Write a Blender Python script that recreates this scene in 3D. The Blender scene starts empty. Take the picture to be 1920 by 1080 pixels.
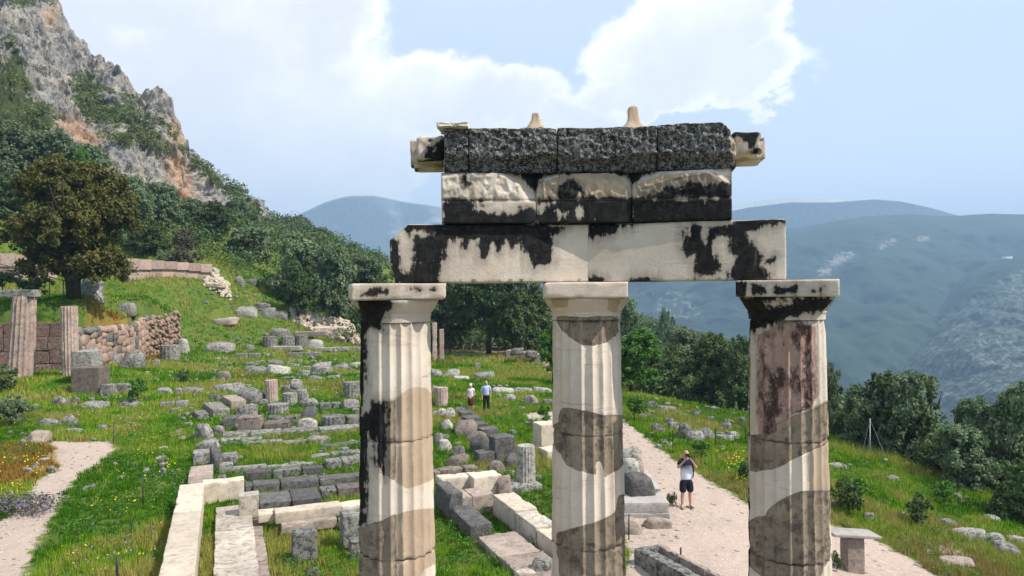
import bpy, math, random
import numpy as np
random.seed(7); np.random.seed(7)
SC = bpy.context.scene
COL = SC.collection
R = math.radians

# ------------------------------------------------------------------ camera
CAM = 6.66            # eye height above the ruins' ground (a drone)
F = 1330.0            # focal length in photograph pixels (1920 wide)
PITCH, ROLL = math.atan(8/1330.0), R(0.5)
_f = np.array([0, math.cos(PITCH), math.sin(PITCH)])
_r0 = np.array([1., 0, 0]); _u0 = np.cross(_r0, _f)
_r = _r0*math.cos(ROLL) - _u0*math.sin(ROLL)
_u = _u0*math.cos(ROLL) + _r0*math.sin(ROLL)
EYE = np.array([0., 0., CAM])
cd = bpy.data.cameras.new('camera'); cam = bpy.data.objects.new('camera', cd); COL.objects.link(cam)
from mathutils import Matrix, Vector
M3 = Matrix(((_r[0], _u[0], -_f[0]), (_r[1], _u[1], -_f[1]), (_r[2], _u[2], -_f[2])))
cam.matrix_world = Matrix.Translation(Vector(EYE)) @ M3.to_4x4()
cd.sensor_width = 36; cd.lens = 36*F/1920; cd.clip_start = 0.1; cd.clip_end = 30000
SC.camera = cam

# ------------------------------------------------------------------ light
SUN_AZ, SUN_EL = R(110), R(50)      # azimuth clockwise from +Y: right and a little behind the camera
sd_ = np.array([math.sin(SUN_AZ)*math.cos(SUN_EL), math.cos(SUN_AZ)*math.cos(SUN_EL), math.sin(SUN_EL)])
sl = bpy.data.lights.new('sun', 'SUN'); sl.energy = 5.0; sl.angle = R(0.53); sl.color = (1.0, 0.94, 0.84)
so = bpy.data.objects.new('sun', sl); COL.objects.link(so)
so.rotation_euler = Vector(sd_).to_track_quat('Z', 'Y').to_euler(); so.location = (0, 0, 60)
SC.view_settings.view_transform = 'Standard'; SC.view_settings.look = 'None'
SC.view_settings.exposure = 0.42; SC.view_settings.gamma = 1
SC.cycles.max_bounces = 5; SC.cycles.volume_bounces = 0; SC.cycles.transparent_max_bounces = 6
SC.cycles.diffuse_bounces = 3; SC.cycles.glossy_bounces = 1; SC.cycles.caustics_reflective = False
SC.cycles.volume_step_rate = 1.0

class NT:
    """tiny node-tree helper"""
    def __init__(s, tree): s.t = tree; s.n = tree.nodes; s.l = tree.links
    def new(s, typ, **kw):
        n = s.n.new(typ)
        for k, v in kw.items(): setattr(n, k, v)
        return n
    def put(s, sock, v):
        if isinstance(v, bpy.types.NodeSocket): s.l.new(v, sock)
        elif v is not None:
            try: sock.default_value = v
            except Exception: sock.default_value = tuple(v) + (1,)
    def m(s, op, a, b=None, c=None, clamp=False):
        n = s.new('ShaderNodeMath', operation=op, use_clamp=clamp)
        s.put(n.inputs[0], a)
        if b is not None: s.put(n.inputs[1], b)
        if c is not None: s.put(n.inputs[2], c)
        return n.outputs[0]
    def ss(s, v, lo, hi):
        n = s.new('ShaderNodeMapRange', interpolation_type='SMOOTHSTEP')
        s.put(n.inputs[0], v); n.inputs[1].default_value = lo; n.inputs[2].default_value = hi
        return n.outputs[0]
    def mix(s, f, a, b):
        n = s.new('ShaderNodeMix', data_type='RGBA')
        s.put(n.inputs[0], f); s.put(n.inputs[6], a if isinstance(a, bpy.types.NodeSocket) else tuple(a)+(1,))
        s.put(n.inputs[7], b if isinstance(b, bpy.types.NodeSocket) else tuple(b)+(1,))
        return n.outputs[2]
    def noise(s, vec, scale, detail=4, rough=.55, dist=0.0):
        n = s.new('ShaderNodeTexNoise'); s.put(n.inputs['Vector'], vec)
        n.inputs['Scale'].default_value = scale; n.inputs['Detail'].default_value = detail
        n.inputs['Roughness'].default_value = rough; n.inputs['Distortion'].default_value = dist
        return n.outputs[0]
    def vor(s, vec, scale, feat='F1', out=0):
        n = s.new('ShaderNodeTexVoronoi', feature=feat); s.put(n.inputs['Vector'], vec); n.inputs['Scale'].default_value = scale
        return n.outputs[out]
    def vmul(s, vec, k):
        n = s.new('ShaderNodeVectorMath', operation='MULTIPLY'); s.put(n.inputs[0], vec); n.inputs[1].default_value = k
        return n.outputs[0]
    def attr(s, name, out='Fac'):
        n = s.new('ShaderNodeAttribute', attribute_name=name); return n.outputs[out]

# ---- sky
W = bpy.data.worlds.new('World'); SC.world = W; W.use_nodes = True
w = NT(W.node_tree); w.n.clear()
sky = w.new('ShaderNodeTexSky', sky_type='NISHITA'); sky.sun_disc = False
sky.sun_elevation = SUN_EL; sky.sun_rotation = SUN_AZ; sky.altitude = 500; sky.air_density = 1.0; sky.dust_density = 2.2; sky.ozone_density = 1.3
tc = w.new('ShaderNodeTexCoord').outputs['Generated']
sp = w.new('ShaderNodeSeparateXYZ'); w.put(sp.inputs[0], tc)
az = w.m('ARCTAN2', sp.outputs[0], sp.outputs[1]); el = w.m('ARCSINE', sp.outputs[2])
n1 = w.noise(tc, 5.0, 6, .6); n2 = w.noise(w.vmul(tc, (1.3, .8, 2.0)), 9.0, 8, .62)
n3 = w.noise(w.vmul(tc, (1, 1, 1.6)), 2.4, 5, .55)
def px2(px, py): return math.atan((px-960)/F), math.atan((548-(px-960)*.0087-py)/F)
azw = w.m('ADD', az, w.m('MULTIPLY', w.m('SUBTRACT', n1, .5), .16))
elw = w.m('ADD', el, w.m('MULTIPLY', w.m('SUBTRACT', n2, .5), .13))
blobs = [(250, -60, 420, 330), (430, 230, 330, 240), (640, 250, 190, 150), (560, 60, 150, 200), (830, 190, 150, 90),
         (960, 190, 110, 75), (1050, 240, 140, 60), (1250, 130, 165, 95), (1320, 60, 140, 85), (1400, 150, 120, 65), (1200, 190, 150, 50), (1395, 5, 85, 55),
         (-300, 200, 420, 300), (-800, 100, 420, 260), (2500, 200, 260, 90), (3400, 60, 330, 120), (0, -900, 500, 380)]
acc = None
for (bx, by, rx, ry) in blobs:
    a0, e0 = (bx-960)/F, (548-by)/F
    if abs(a0) < 1.2: a0, e0 = px2(bx, by)
    dx = w.m('DIVIDE', w.m('SUBTRACT', azw, a0), rx/F); dy = w.m('DIVIDE', w.m('SUBTRACT', elw, e0), ry/F)
    d = w.m('SQRT', w.m('ADD', w.m('MULTIPLY', dx, dx), w.m('MULTIPLY', dy, dy)))
    v = w.m('SUBTRACT', 1.0, d)
    acc = v if acc is None else w.m('SMOOTH_MAX', acc, v, .12)
dens = w.m('ADD', acc, w.m('MULTIPLY', w.m('SUBTRACT', n2, .5), .7))
n4 = w.noise(tc, 26.0, 6, .65); dens = w.m('ADD', dens, w.m('MULTIPLY', w.m('SUBTRACT', n4, .5), .30)); cl = w.ss(dens, -.04, .20)
cl = w.m('MULTIPLY', cl, w.m('ADD', .45, w.m('MULTIPLY', w.ss(el, .13, .30), .50)))
# a second, thin veil everywhere
veil = w.m('MULTIPLY', w.ss(n3, .35, .75), .30)
edge = w.m('SUBTRACT', 1.0, w.ss(dens, .10, .50))           # thin rims are whitest, deep cloud greyer
lum = w.m('ADD', w.m('MULTIPLY', edge, .55), w.m('MULTIPLY', w.ss(n1, .36, .68), .45))
low = w.ss(el, .02, .36)
ccol = w.mix(lum, (.76, .77, .80), (1.20, 1.18, 1.14))
ccol = w.mix(w.m('MULTIPLY', w.m('SUBTRACT', 1.0, low), .65), ccol, (.97, .94, .92))
skyc = w.new('ShaderNodeMix', data_type='RGBA', blend_type='MULTIPLY'); skyc.inputs[0].default_value = 1
w.put(skyc.inputs[6], sky.outputs[0]); skyc.inputs[7].default_value = (.105, .105, .105, 1)
base = w.mix(veil, skyc.outputs[2], (.62, .70, .82))
hz = w.m('SUBTRACT', 1.0, w.ss(el, -.02, .32))
base = w.mix(w.m('MULTIPLY', hz, .72), base, (.98, .93, .90))
base = w.mix(.66, base, (.74, .84, 1.0))
final = w.mix(cl, base, ccol)
bg = w.new('ShaderNodeBackground'); w.put(bg.inputs[0], final); bg.inputs[1].default_value = 1.04
wo = w.new('ShaderNodeOutputWorld'); w.l.new(bg.outputs[0], wo.inputs[0])
W.cycles.sampling_method = 'MANUAL'; W.cycles.sample_map_resolution = 512

# ------------------------------------------------------------------ numeric helpers
def project(P):
    P = np.asarray(P, float) - EYE
    d = P@_f
    return 960 + F*(P@_r)/d, 540 - F*(P@_u)/d
def raydir(px, py):
    return _f + _r*((px-960)/F) + _u*((540-py)/F)
def PZ(px, py, z):
    d = raydir(px, py); t = (z-CAM)/d[2]; return EYE + d*t
def PY(px, py, D):
    d = raydir(px, py); return EYE + d*(D/d[1])
def _h(ix, iy, iz, s):
    v = (ix.astype(np.int64)*374761393 + iy.astype(np.int64)*668265263 + iz.astype(np.int64)*2147483647 + s*144665) & 0xffffffff
    v = ((v ^ (v >> 13))*1274126177) & 0xffffffff
    v = ((v ^ (v >> 16))*2246822519) & 0xffffffff
    return ((v ^ (v >> 15)) & 0xffffff)/float(0xffffff)
def vnoise(P, s=0):
    P = np.asarray(P, float); i = np.floor(P).astype(np.int64); f = P-i; f = f*f*(3-2*f)
    x, y, z = i[..., 0], i[..., 1], i[..., 2]; r = 0
    for a in (0, 1):
        for b in (0, 1):
            for c in (0, 1):
                wgt = (f[..., 0] if a else 1-f[..., 0])*(f[..., 1] if b else 1-f[..., 1])*(f[..., 2] if c else 1-f[..., 2])
                r = r + wgt*_h(x+a, y+b, z+c, s)
    return r
def fbm(P, o=4, s=0, g=.5):
    P = np.asarray(P, float); r = 0; a = 1; t = 0
    for k in range(o):
        r = r + a*vnoise(P*(2**k)+17.3*k, s+k); t += a; a *= g
    return r/t - .5
def ridged(P, o=4, s=0):
    r = 0; a = 1; t = 0; P = np.asarray(P, float)
    for k in range(o):
        r = r + a*(1-np.abs(2*vnoise(P*(2**k)+9.1*k, s+k)-1)); t += a; a *= .5
    return r/t
def sdpoly(X, Y, poly):
    """signed distance, positive inside"""
    p = np.asarray(poly, float); n = len(p); d = np.full(X.shape, 1e9); ins = np.zeros(X.shape, bool)
    for i in range(n):
        x0, y0 = p[i]; x1, y1 = p[(i+1) % n]; ex, ey = x1-x0, y1-y0
        t = np.clip(((X-x0)*ex+(Y-y0)*ey)/(ex*ex+ey*ey+1e-12), 0, 1)
        d = np.minimum(d, (X-x0-t*ex)**2+(Y-y0-t*ey)**2)
        c = ((y0 > Y) != (y1 > Y)); xi = ex*(Y-y0)/(ey if abs(ey) > 1e-12 else 1e-12)+x0
        ins ^= c & (X < xi)
    d = np.sqrt(d); return np.where(ins, d, -d)

# ------------------------------------------------------------------ object helpers
def props(o, label=None, cat=None, group=None, kind=None):
    if label: o['label'] = label
    if cat: o['category'] = cat
    if group: o['group'] = group
    if kind: o['kind'] = kind
    return o
def mesh_np(name, V, Fc, mat=None, smooth=False, attrs=None):
    """V (n,3); Fc (m,k) array, or a list of faces"""
    me = bpy.data.meshes.new(name); V = np.asarray(V, np.float32)
    if isinstance(Fc, np.ndarray):
        m, k = Fc.shape; me.vertices.add(len(V)); me.loops.add(m*k); me.polygons.add(m)
        me.vertices.foreach_set('co', V.ravel()); me.loops.foreach_set('vertex_index', Fc.astype(np.int32).ravel())
        me.polygons.foreach_set('loop_start', np.arange(m, dtype=np.int32)*k)
        me.polygons.foreach_set('loop_total', np.full(m, k, np.int32))
    else: me.from_pydata(V.tolist(), [], [list(map(int, f)) for f in Fc])
    if smooth: me.polygons.foreach_set('use_smooth', np.ones(len(me.polygons), bool))
    for a, v in (attrs or {}).items():
        v = np.asarray(v, np.float32)
        if v.ndim == 2:
            at = me.attributes.new(a, 'FLOAT_COLOR', 'POINT'); c = np.ones((len(V), 4), np.float32); c[:, :3] = v; at.data.foreach_set('color', c.ravel())
        else:
            at = me.attributes.new(a, 'FLOAT', 'POINT'); at.data.foreach_set('value', v.ravel())
    me.update(calc_edges=True); me.validate()
    if mat: me.materials.append(mat)
    return me
def obj(name, me, loc=(0, 0, 0), rz=0, parent=None, **k):
    o = bpy.data.objects.new(name, me); COL.objects.link(o); o.location = loc
    o.rotation_euler = (0, 0, rz) if not isinstance(rz, (tuple, list)) else rz
    if parent: o.parent = parent
    return props(o, **k)
def thing(name, loc, rz=0, **k): return obj(name, None, loc, rz, **k)
def grid_faces(nu, nv, wrap=False):
    i = np.arange(nu - (0 if wrap else 1))[:, None]; j = np.arange(nv-1)[None, :]
    a = i*nv+j; b = ((i+1) % nu)*nv+j
    return np.stack([a, b, b+1, a+1], -1).reshape(-1, 4)
_boxcache = {}
def box_grid(nx, ny, nz):
    """unit-box surface with shared verts: (points -.5...5, faces)"""
    key = (nx, ny, nz)
    if key in _boxcache: return _boxcache[key]
    idx = {}; pts = []; faces = []
    def vid(i, j, k):
        t = (i, j, k)
        if t not in idx: idx[t] = len(pts); pts.append((i/nx-.5, j/ny-.5, k/nz-.5))
        return idx[t]
    for i in range(nx):
        for j in range(ny):
            faces.append([vid(i, j, 0), vid(i, j+1, 0), vid(i+1, j+1, 0), vid(i+1, j, 0)])
            faces.append([vid(i, j, nz), vid(i+1, j, nz), vid(i+1, j+1, nz), vid(i, j+1, nz)])
    for i in range(nx):
        for k in range(nz):
            faces.append([vid(i, 0, k), vid(i+1, 0, k), vid(i+1, 0, k+1), vid(i, 0, k+1)])
            faces.append([vid(i, ny, k), vid(i, ny, k+1), vid(i+1, ny, k+1), vid(i+1, ny, k)])
    for j in range(ny):
        for k in range(nz):
            faces.append([vid(0, j, k), vid(0, j, k+1), vid(0, j+1, k+1), vid(0, j+1, k)])
            faces.append([vid(nx, j, k), vid(nx, j+1, k), vid(nx, j+1, k+1), vid(nx, j, k+1)])
    r = (np.array(pts), np.array(faces)); _boxcache[key] = r; return r
def rbox(L, Wd, H, cell=.12, rad=.03, rough=.02, seed=0, chip=.06, freq=2.5, warp=0.0):
    """weathered block: rounded arrises, chipped corners, uneven faces. Origin at base centre."""
    n = [int(np.clip(round(s/cell)+2, 4, 60)) for s in (L, Wd, H)]
    P, Fc = box_grid(*n); P = P.copy()                      # narrow rows along the arrises keep them crisp
    for a_, (S_, k_) in enumerate(zip((L, Wd, H), n)):
        ed = min(.022, S_*.12); i_ = np.rint((P[:, a_]+.5)*k_).astype(int); lut = np.concatenate([[-S_/2], np.linspace(-S_/2+ed, S_/2-ed, k_-1), [S_/2]]); P[:, a_] = lut[i_]
    so_ = seed*7.31
    hs = np.array([L, Wd, H])/2; rr = rad*.6*(1+1.6*(fbm(P*3+so_, 2, 3)+.1)); rr = np.clip(rr, .003, hs.min()*.9)[:, None]
    inner = np.clip(P, -hs+rr, hs-rr); dv = P-inner; ln = np.linalg.norm(dv, axis=1, keepdims=True)
    Q = np.where(ln > 1e-9, inner+dv/np.maximum(ln, 1e-9)*np.minimum(rr, ln), P)
    Nn = np.where(ln > 1e-9, dv/np.maximum(ln, 1e-9), P/hs)
    Nn = Nn/np.maximum(np.linalg.norm(Nn, axis=1, keepdims=True), 1e-6)
    d = fbm(Q*freq+so_, 4, 11)*2*rough
    near = np.sort((hs-np.abs(Q)), axis=1)                     # distance to the two nearest faces
    e = np.clip(1-(near[:, 0]+near[:, 1])/(chip*1.5+1e-6), 0, 1)
    d = d - e*np.clip(fbm(Q*3.5+so_+5, 4, 5)-.03, 0, 1)*chip*3.4
    Q = Q+Nn*d[:, None]
    if warp: Q = Q+(np.stack([fbm(P*.9+so_+a*9, 2, 21+a) for a in range(3)], 1))*warp
    Q[:, 2] += H/2
    return Q, Fc
_ico = {}
def ico(sub):
    if sub in _ico: return _ico[sub]
    import bmesh
    b = bmesh.new(); bmesh.ops.create_icosphere(b, subdivisions=sub, radius=1)
    V = np.array([v.co[:] for v in b.verts]); Fc = np.array([[v.index for v in f.verts] for f in b.faces]); b.free()
    _ico[sub] = (V, Fc); return _ico[sub]
def rock(w_, d_, h_, seed=0, sub=3, rough=.16, cuts=9):
    """broken stone: a boxy lump cut by random planes, then pitted"""
    V, Fc = ico(sub); rs = np.random.RandomState(seed+11); p_ = rs.uniform(5, 11)
    a = rs.uniform(-.35, .35); Rz = np.array([[math.cos(a), -math.sin(a), 0], [math.sin(a), math.cos(a), 0], [0, 0, 1]])
    P = V/((np.abs(V)**p_).sum(1)**(1/p_))[:, None]
    P = P@Rz.T
    for k in range(cuts):
        n = rs.normal(size=3); n[2] = abs(n[2])*.9; n /= np.linalg.norm(n); c = rs.uniform(.80, 1.25)
        t = P@n; P = P-np.outer(np.clip(t-c, 0, None)*.97, n)
    P = P*(1+rough*1.0*fbm(V*1.7+seed*3.1, 3, seed % 97)+.16*fbm(V*5+seed, 3, 7))[:, None]
    mx = np.abs(P).max(0); P = P/mx*np.array([w_/2, d_/2, h_*.62]); P[:, 2] += h_*.38
    tx, ty = rs.uniform(-.12, .12, 2); P[:, 2] += P[:, 0]*tx+P[:, 1]*ty
    return P, Fc
def drum(R0, R1, H, nfl=20, depth=.055, seg=6, nz=8, rough=.01, seed=0, chip=.03, tilt=0, attrs=None, cap=True):
    """fluted drum, origin at base centre"""
    nu = nfl*seg; a = np.arange(nu)/nu*2*math.pi; t = (np.arange(nu) % seg)/seg
    prof = 1-depth*np.sin(np.pi*t)**.75
    z = np.linspace(0, H, nz+1)
    A, Z = np.meshgrid(a, z, indexing='ij'); PR = np.repeat(prof[:, None], nz+1, 1)
    Rz = R0+(R1-R0)*(Z/H)
    X = np.stack([np.cos(A)*Rz, np.sin(A)*Rz, Z], -1)
    er = fbm(X*3+seed*5.7, 4, 31)*2*rough
    ar = (PR > .995)*np.clip(fbm(X*5+seed*2.2, 3, 41)+.02, 0, 1)*chip*R0*2.5       # broken arrises
    rim = np.clip(1-np.minimum(Z, H-Z)/.03, 0, 1)*np.clip(fbm(X*7+seed, 3, 43)+.15, 0, 1)*.05
    rr = Rz*PR+er-ar-rim
    X = np.stack([np.cos(A)*rr, np.sin(A)*rr, Z], -1).reshape(-1, 3)
    Fc = grid_faces(nu, nz+1, wrap=True)
    V = X; faces = Fc
    if cap:
        rings = [.72, .4]; base = len(V); add = []; ff = []
        prev = np.arange(nu)*(nz+1)+nz
        for q in rings:
            pv = V[np.arange(nu)*(nz+1)+nz]*np.array([q, q, 1]); pv[:, 2] += fbm(pv*4+seed, 3, 51)*rough*2
            add.append(pv); cur = base+np.arange(nu)+nu*(len(add)-1)
            ff.append(np.stack([prev, np.roll(prev, -1), np.roll(cur, -1), cur], 1)); prev = cur
        V = np.vstack([V]+add); c = len(V); V = np.vstack([V, [[0, 0, H]]])
        ff = np.vstack(ff); tri = np.stack([prev, np.roll(prev, -1), np.full(nu, c), np.full(nu, c)], 1)
        faces = [list(f) for f in np.vstack([faces, ff])]+[[int(x[0]), int(x[1]), c] for x in tri]
    return V, faces

# ------------------------------------------------------------------ ground height
def mq(A, B, c): return np.sqrt(((A[:, None, :]-B[None, :, :])**2).sum(-1)+c*c)
class Field:
    def __init__(s, pts, c=4.0):
        s.P = np.array([p[:2] for p in pts], float); z = np.array([p[2] for p in pts], float); s.c = c
        K = mq(s.P, s.P, c); n = len(z); A = np.zeros((n+3, n+3)); A[:n, :n] = K - np.eye(n)*.05
        A[:n, n] = 1; A[:n, n+1:] = s.P; A[n, :n] = 1; A[n+1:, :n] = s.P.T
        s.w = np.linalg.solve(A, np.concatenate([z, [0, 0, 0]]))
    def __call__(s, X, Y):
        X = np.asarray(X, float); Y = np.asarray(Y, float); sh = X.shape; Q = np.stack([X.ravel(), Y.ravel()], 1)
        out = np.empty(len(Q)); n = len(s.P)
        for i in range(0, len(Q), 20000):
            q = Q[i:i+20000]; out[i:i+20000] = mq(q, s.P, s.c)@s.w[:n]+s.w[n]+q@s.w[n+1:]
        return out.reshape(sh)
lowp = [(30,1060,6.5),(100,900,6.5),(150,830,6.45),(40,790,6.2),(60,705,5.4),(200,700,5.3),(300,730,5.9),(230,1060,6.62),(330,850,6.6),(500,1040,6.66),
        (560,760,6.6),(560,700,6.3),(450,655,5.6),(620,650,5.8),(370,645,5.0),(880,700,6.75),(900,660,6.7),(1000,740,6.66),(1000,850,6.66),
        (920,1000,6.66),(700,950,6.66),(1250,1050,6.66),(1380,900,6.7),(1180,790,6.6),(1250,765,6.75),(1380,800,7.1),(1600,1070,7.3),(1600,860,7.8),
        (1800,960,8.3),(1900,1060,8.1),(1900,930,9.2),(1700,835,8.9),(1500,790,7.9),(1400,775,7.6)]
shared = [(x, y, z) for (x, y, z) in [tuple(PZ(px, py, CAM-h)) for (px, py, h) in [(400,603,2.9),(700,610,6.0),(615,625,4.6)]]]
shared += [tuple(PY(px, py, D)) for (px, py, D) in [(450,540,84),(500,590,80),(340,520,80),(60,520,76),(560,560,92)]]
shared += [(-70,40,6),(-75,75,17),(-60,100,24),(-25,118,14),(0,105,-1),(22,100,-7),(45,85,-15),(60,45,-17),(45,12,-8),(0,-12,0),(-30,0,.3),(-60,0,3),(30,-25,-2),(14,72,-.6),(25,62,-9),(33,48,-9),(24,50,-4.6),(28,52,-7.5),(38,42,-10.5),(22,57,-6.5)]
upp = [(60,565,55),(150,552,55),(230,575,56),(300,562,66),(20,600,51),(130,610,52),(250,613,60),(335,585,70)]
FL = Field([tuple(PZ(px, py, CAM-h)) for px, py, h in lowp]+shared)
FU = Field([tuple(PY(px, py, D)) for px, py, D in upp]+shared)
def terr_sd(X, Y): return np.minimum(-31.9-.12*(Y-52)-X, Y-51.2)      # >0 on the terrace above the retaining wall
def hgt(X, Y):
    X = np.asarray(X, float); Y = np.asarray(Y, float)
    r = np.hypot(X, Y-30); k = np.minimum(1, 85/np.maximum(r, 1e-6)); Xc, Yc = X*k, 30+(Y-30)*k
    L = FL(Xc, Yc); U = FU(Xc, Yc)
    s = np.clip(terr_sd(X, Y)/.5, 0, 1); fade = np.clip((74-Y)/6, 0, 1)
    z = L+(np.maximum(U, L)-L)*s*np.where(Y > 68, fade+(1-fade)*1.0, 1)
    out = np.clip(r-85, 0, None); az_ = np.arctan2(X, Y)
    fall = np.interp(az_, [-3.2, -1.6, -.45, -.1, .2, 1.8, 3.2], [-.05, .15, .10, -.22, -.50, -.40, -.05])
    z = z+fall*np.minimum(out, 420)*(1-.25*np.minimum(out, 420)/420)
    P = np.stack([X*.5, Y*.5, X*0], -1); z = z+fbm(P*.5, 3, 77)*.35*np.clip(Y/25, .3, 1)+fbm(P*2.2, 3, 78)*.10
    z = z+fbm(P*.02, 4, 79)*np.clip(out/150, 0, 1)*60
    return np.maximum(z, -190)
def G(px, py, tmax=140, lo=6):
    d = raydir(px, py); t = np.concatenate([np.linspace(lo, 60, 260), np.linspace(60.3, tmax, 140)])
    Q = EYE+t[:, None]*d; h = hgt(Q[:, 0], Q[:, 1]); b = np.where(Q[:, 2] <= h)[0]
    if len(b) == 0: return EYE+d*90
    i = b[0]
    if i == 0: return Q[0]
    a, c = Q[i-1, 2]-h[i-1], h[i]-Q[i, 2]; k = a/(a+c+1e-9)
    return Q[i-1]*(1-k)+Q[i]*k

# ================================================================== MATERIALS
def mat(name, build, rough=.85, spec=.25, sub=None):
    m = bpy.data.materials.new(name); m.use_nodes = True; t = NT(m.node_tree); t.n.clear()
    b = t.new('ShaderNodeBsdfPrincipled'); o = t.new('ShaderNodeOutputMaterial'); t.l.new(b.outputs[0], o.inputs[0])
    b.inputs['Roughness'].default_value = rough; b.inputs['Specular IOR Level'].default_value = spec
    r = build(t, b)
    if r is not None: t.put(b.inputs['Base Color'], r if isinstance(r, bpy.types.NodeSocket) else tuple(r)+(1,))
    return m
def gpos(t): return t.new('ShaderNodeNewGeometry').outputs['Position']
def bump(t, b, h, dist=.02, s=.6):
    n = t.new('ShaderNodeBump'); n.inputs['Strength'].default_value = s; n.inputs['Distance'].default_value = dist
    t.put(n.inputs['Height'], h); t.l.new(n.outputs[0], b.inputs['Normal'])
def stone_mat(name, c1, c2, lich=(.05,.05,.045), lich_amt=.5, sc=2.2, spots=(.5,.48,.42), spot_amt=.15, bd=.02):
    def f(t, b):
        p = gpos(t); oi = t.new('ShaderNodeObjectInfo').outputs['Random']
        n = t.noise(p, sc, 7, .62); m1 = t.mix(t.ss(n, .3, .7), c1, c2)
        n2_ = t.noise(p, sc*3.1, 8, .7); m2 = t.mix(t.m('MULTIPLY', t.ss(n2_, .50-.10*lich_amt, .66-.10*lich_amt), min(1, lich_amt*1.5)), m1, lich)
        n3_ = t.noise(p, sc*7, 6, .65); m3 = t.mix(t.m('MULTIPLY', t.ss(n3_, .58, .68), spot_amt*3), m2, spots)
        hv = t.new('ShaderNodeHueSaturation'); t.put(hv.inputs['Color'], m3); t.put(hv.inputs['Value'], t.m('ADD', .82, t.m('MULTIPLY', oi, .36)))
        bump(t, b, t.m('ADD', t.noise(p, sc*9, 8, .75), t.m('MULTIPLY', n, .8)), bd*1.8, 1.0)
        return hv.outputs[0]
    return mat(name, f, .9, .2)
M = {}
M['marble'] = stone_mat('pale_marble', (.62,.52,.40), (.50,.42,.33), (.16,.14,.12), .25, 1.6, (.3,.26,.22), .06, .008)
M['marble_floor'] = stone_mat('worn_marble_slab', (.60,.53,.44), (.42,.36,.30), (.12,.11,.09), .35, 2.0, (.25,.22,.17), .12, .015)
M['grey'] = stone_mat('grey_limestone', (.26,.245,.22), (.165,.155,.14), (.05,.05,.046), .62, 2.4, (.48,.46,.41), .22, .03)
M['grey_pale'] = stone_mat('pale_grey_limestone', (.36,.335,.295), (.235,.22,.195), (.075,.075,.068), .62, 2.2, (.52,.50,.45), .25, .03)
M['dark'] = stone_mat('dark_limestone', (.15,.14,.132), (.09,.086,.082), (.035,.034,.032), .4, 2.4, (.40,.38,.35), .2, .02)
M['brown'] = stone_mat('brown_conglomerate', (.26,.205,.17), (.18,.145,.125), (.05,.045,.04), .4, 2.6, (.34,.29,.24), .15, .03)
M['pink'] = stone_mat('pinkish_slab_stone', (.42,.33,.27), (.30,.24,.20), (.10,.09,.08), .35, 2.0, (.46,.40,.34), .12, .02)
M['red'] = stone_mat('reddish_conglomerate', (.30,.185,.145), (.19,.125,.105), (.07,.06,.05), .6, 2.5, (.42,.33,.27), .15, .04)
M['pinkwall'] = stone_mat('pale_pink_wall_stone', (.46,.32,.26), (.38,.28,.235), (.20,.16,.13), .3, 1.0, (.5,.42,.36), .12, .03)
M['redwall'] = stone_mat('pink_wall_stone', (.44,.28,.21), (.34,.24,.19), (.14,.12,.10), .35, 1.4, (.45,.38,.32), .15, .04)
M['white'] = stone_mat('white_stone', (.52,.48,.42), (.37,.345,.30), (.10,.10,.09), .5, 2.5, (.3,.3,.27), .1, .03)
M['poros'] = stone_mat('weathered_column_stone', (.50,.38,.32), (.38,.27,.225), (.10,.085,.08), .32, 1.9, (.52,.36,.28), .12, .03)
M['plinth'] = stone_mat('grey_plinth_stone', (.40,.37,.33), (.33,.30,.27), (.13,.12,.11), .25, 1.8, (.5,.47,.42), .12, .012)
def flat(name, c, rough=.7, spec=.3, var=.15, sc=6):
    def f(t, b):
        n = t.noise(gpos(t), sc, 4, .6); a = tuple(x*(1-var) for x in c); d = tuple(min(1, x*(1+var)) for x in c)
        return t.mix(n, a, d)
    return mat(name, f, rough, spec)
M['iron'] = flat('dark_iron', (.03,.03,.032), .5)
M['steel'] = flat('pale_steel', (.55,.57,.58), .4, .5)

# ---- foliage: one leaf material per kind, colour varies by leaf attribute
def leaf_mat(name, c1, c2, c3, trans=.25, rough=.6, spec=.2):
    m = bpy.data.materials.new(name); m.use_nodes = True; t = NT(m.node_tree); t.n.clear()
    r = t.attr('rnd'); r2 = t.attr('tip')
    c = t.mix(t.ss(r, 0, .6), c1, c2); c = t.mix(t.m('MULTIPLY', t.ss(r, .62, 1.0), 1.0), c, c3)
    oi = t.new('ShaderNodeObjectInfo').outputs['Random']
    hv = t.new('ShaderNodeHueSaturation'); t.put(hv.inputs['Color'], c); t.put(hv.inputs['Value'], t.m('ADD', .82, t.m('MULTIPLY', oi, .36)))
    t.put(hv.inputs['Hue'], t.m('ADD', .49, t.m('MULTIPLY', t.m('FRACT', t.m('MULTIPLY', oi, 7.31)), .02)))
    b = t.new('ShaderNodeBsdfPrincipled'); b.inputs['Roughness'].default_value = rough; b.inputs['Specular IOR Level'].default_value = spec
    t.put(b.inputs['Base Color'], hv.outputs[0])
    tr = t.new('ShaderNodeBsdfTranslucent'); t.put(tr.inputs[0], hv.outputs[0])
    mx = t.new('ShaderNodeMixShader'); mx.inputs[0].default_value = trans
    t.l.new(b.outputs[0], mx.inputs[1]); t.l.new(tr.outputs[0], mx.inputs[2])
    o = t.new('ShaderNodeOutputMaterial'); t.l.new(mx.outputs[0], o.inputs[0]); return m
M['leaf_big'] = leaf_mat('bronze_green_leaves', (.050,.060,.015), (.095,.095,.020), (.155,.115,.025))
M['leaf_olive'] = leaf_mat('olive_leaves', (.070,.115,.050), (.145,.20,.095), (.26,.31,.18))
M['leaf_dark'] = leaf_mat('dark_leaves', (.036,.066,.022), (.08,.13,.038), (.15,.205,.07))
M['leaf_bright'] = leaf_mat('fresh_green_leaves', (.06,.14,.018), (.10,.23,.03), (.16,.32,.05), .35)
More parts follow.
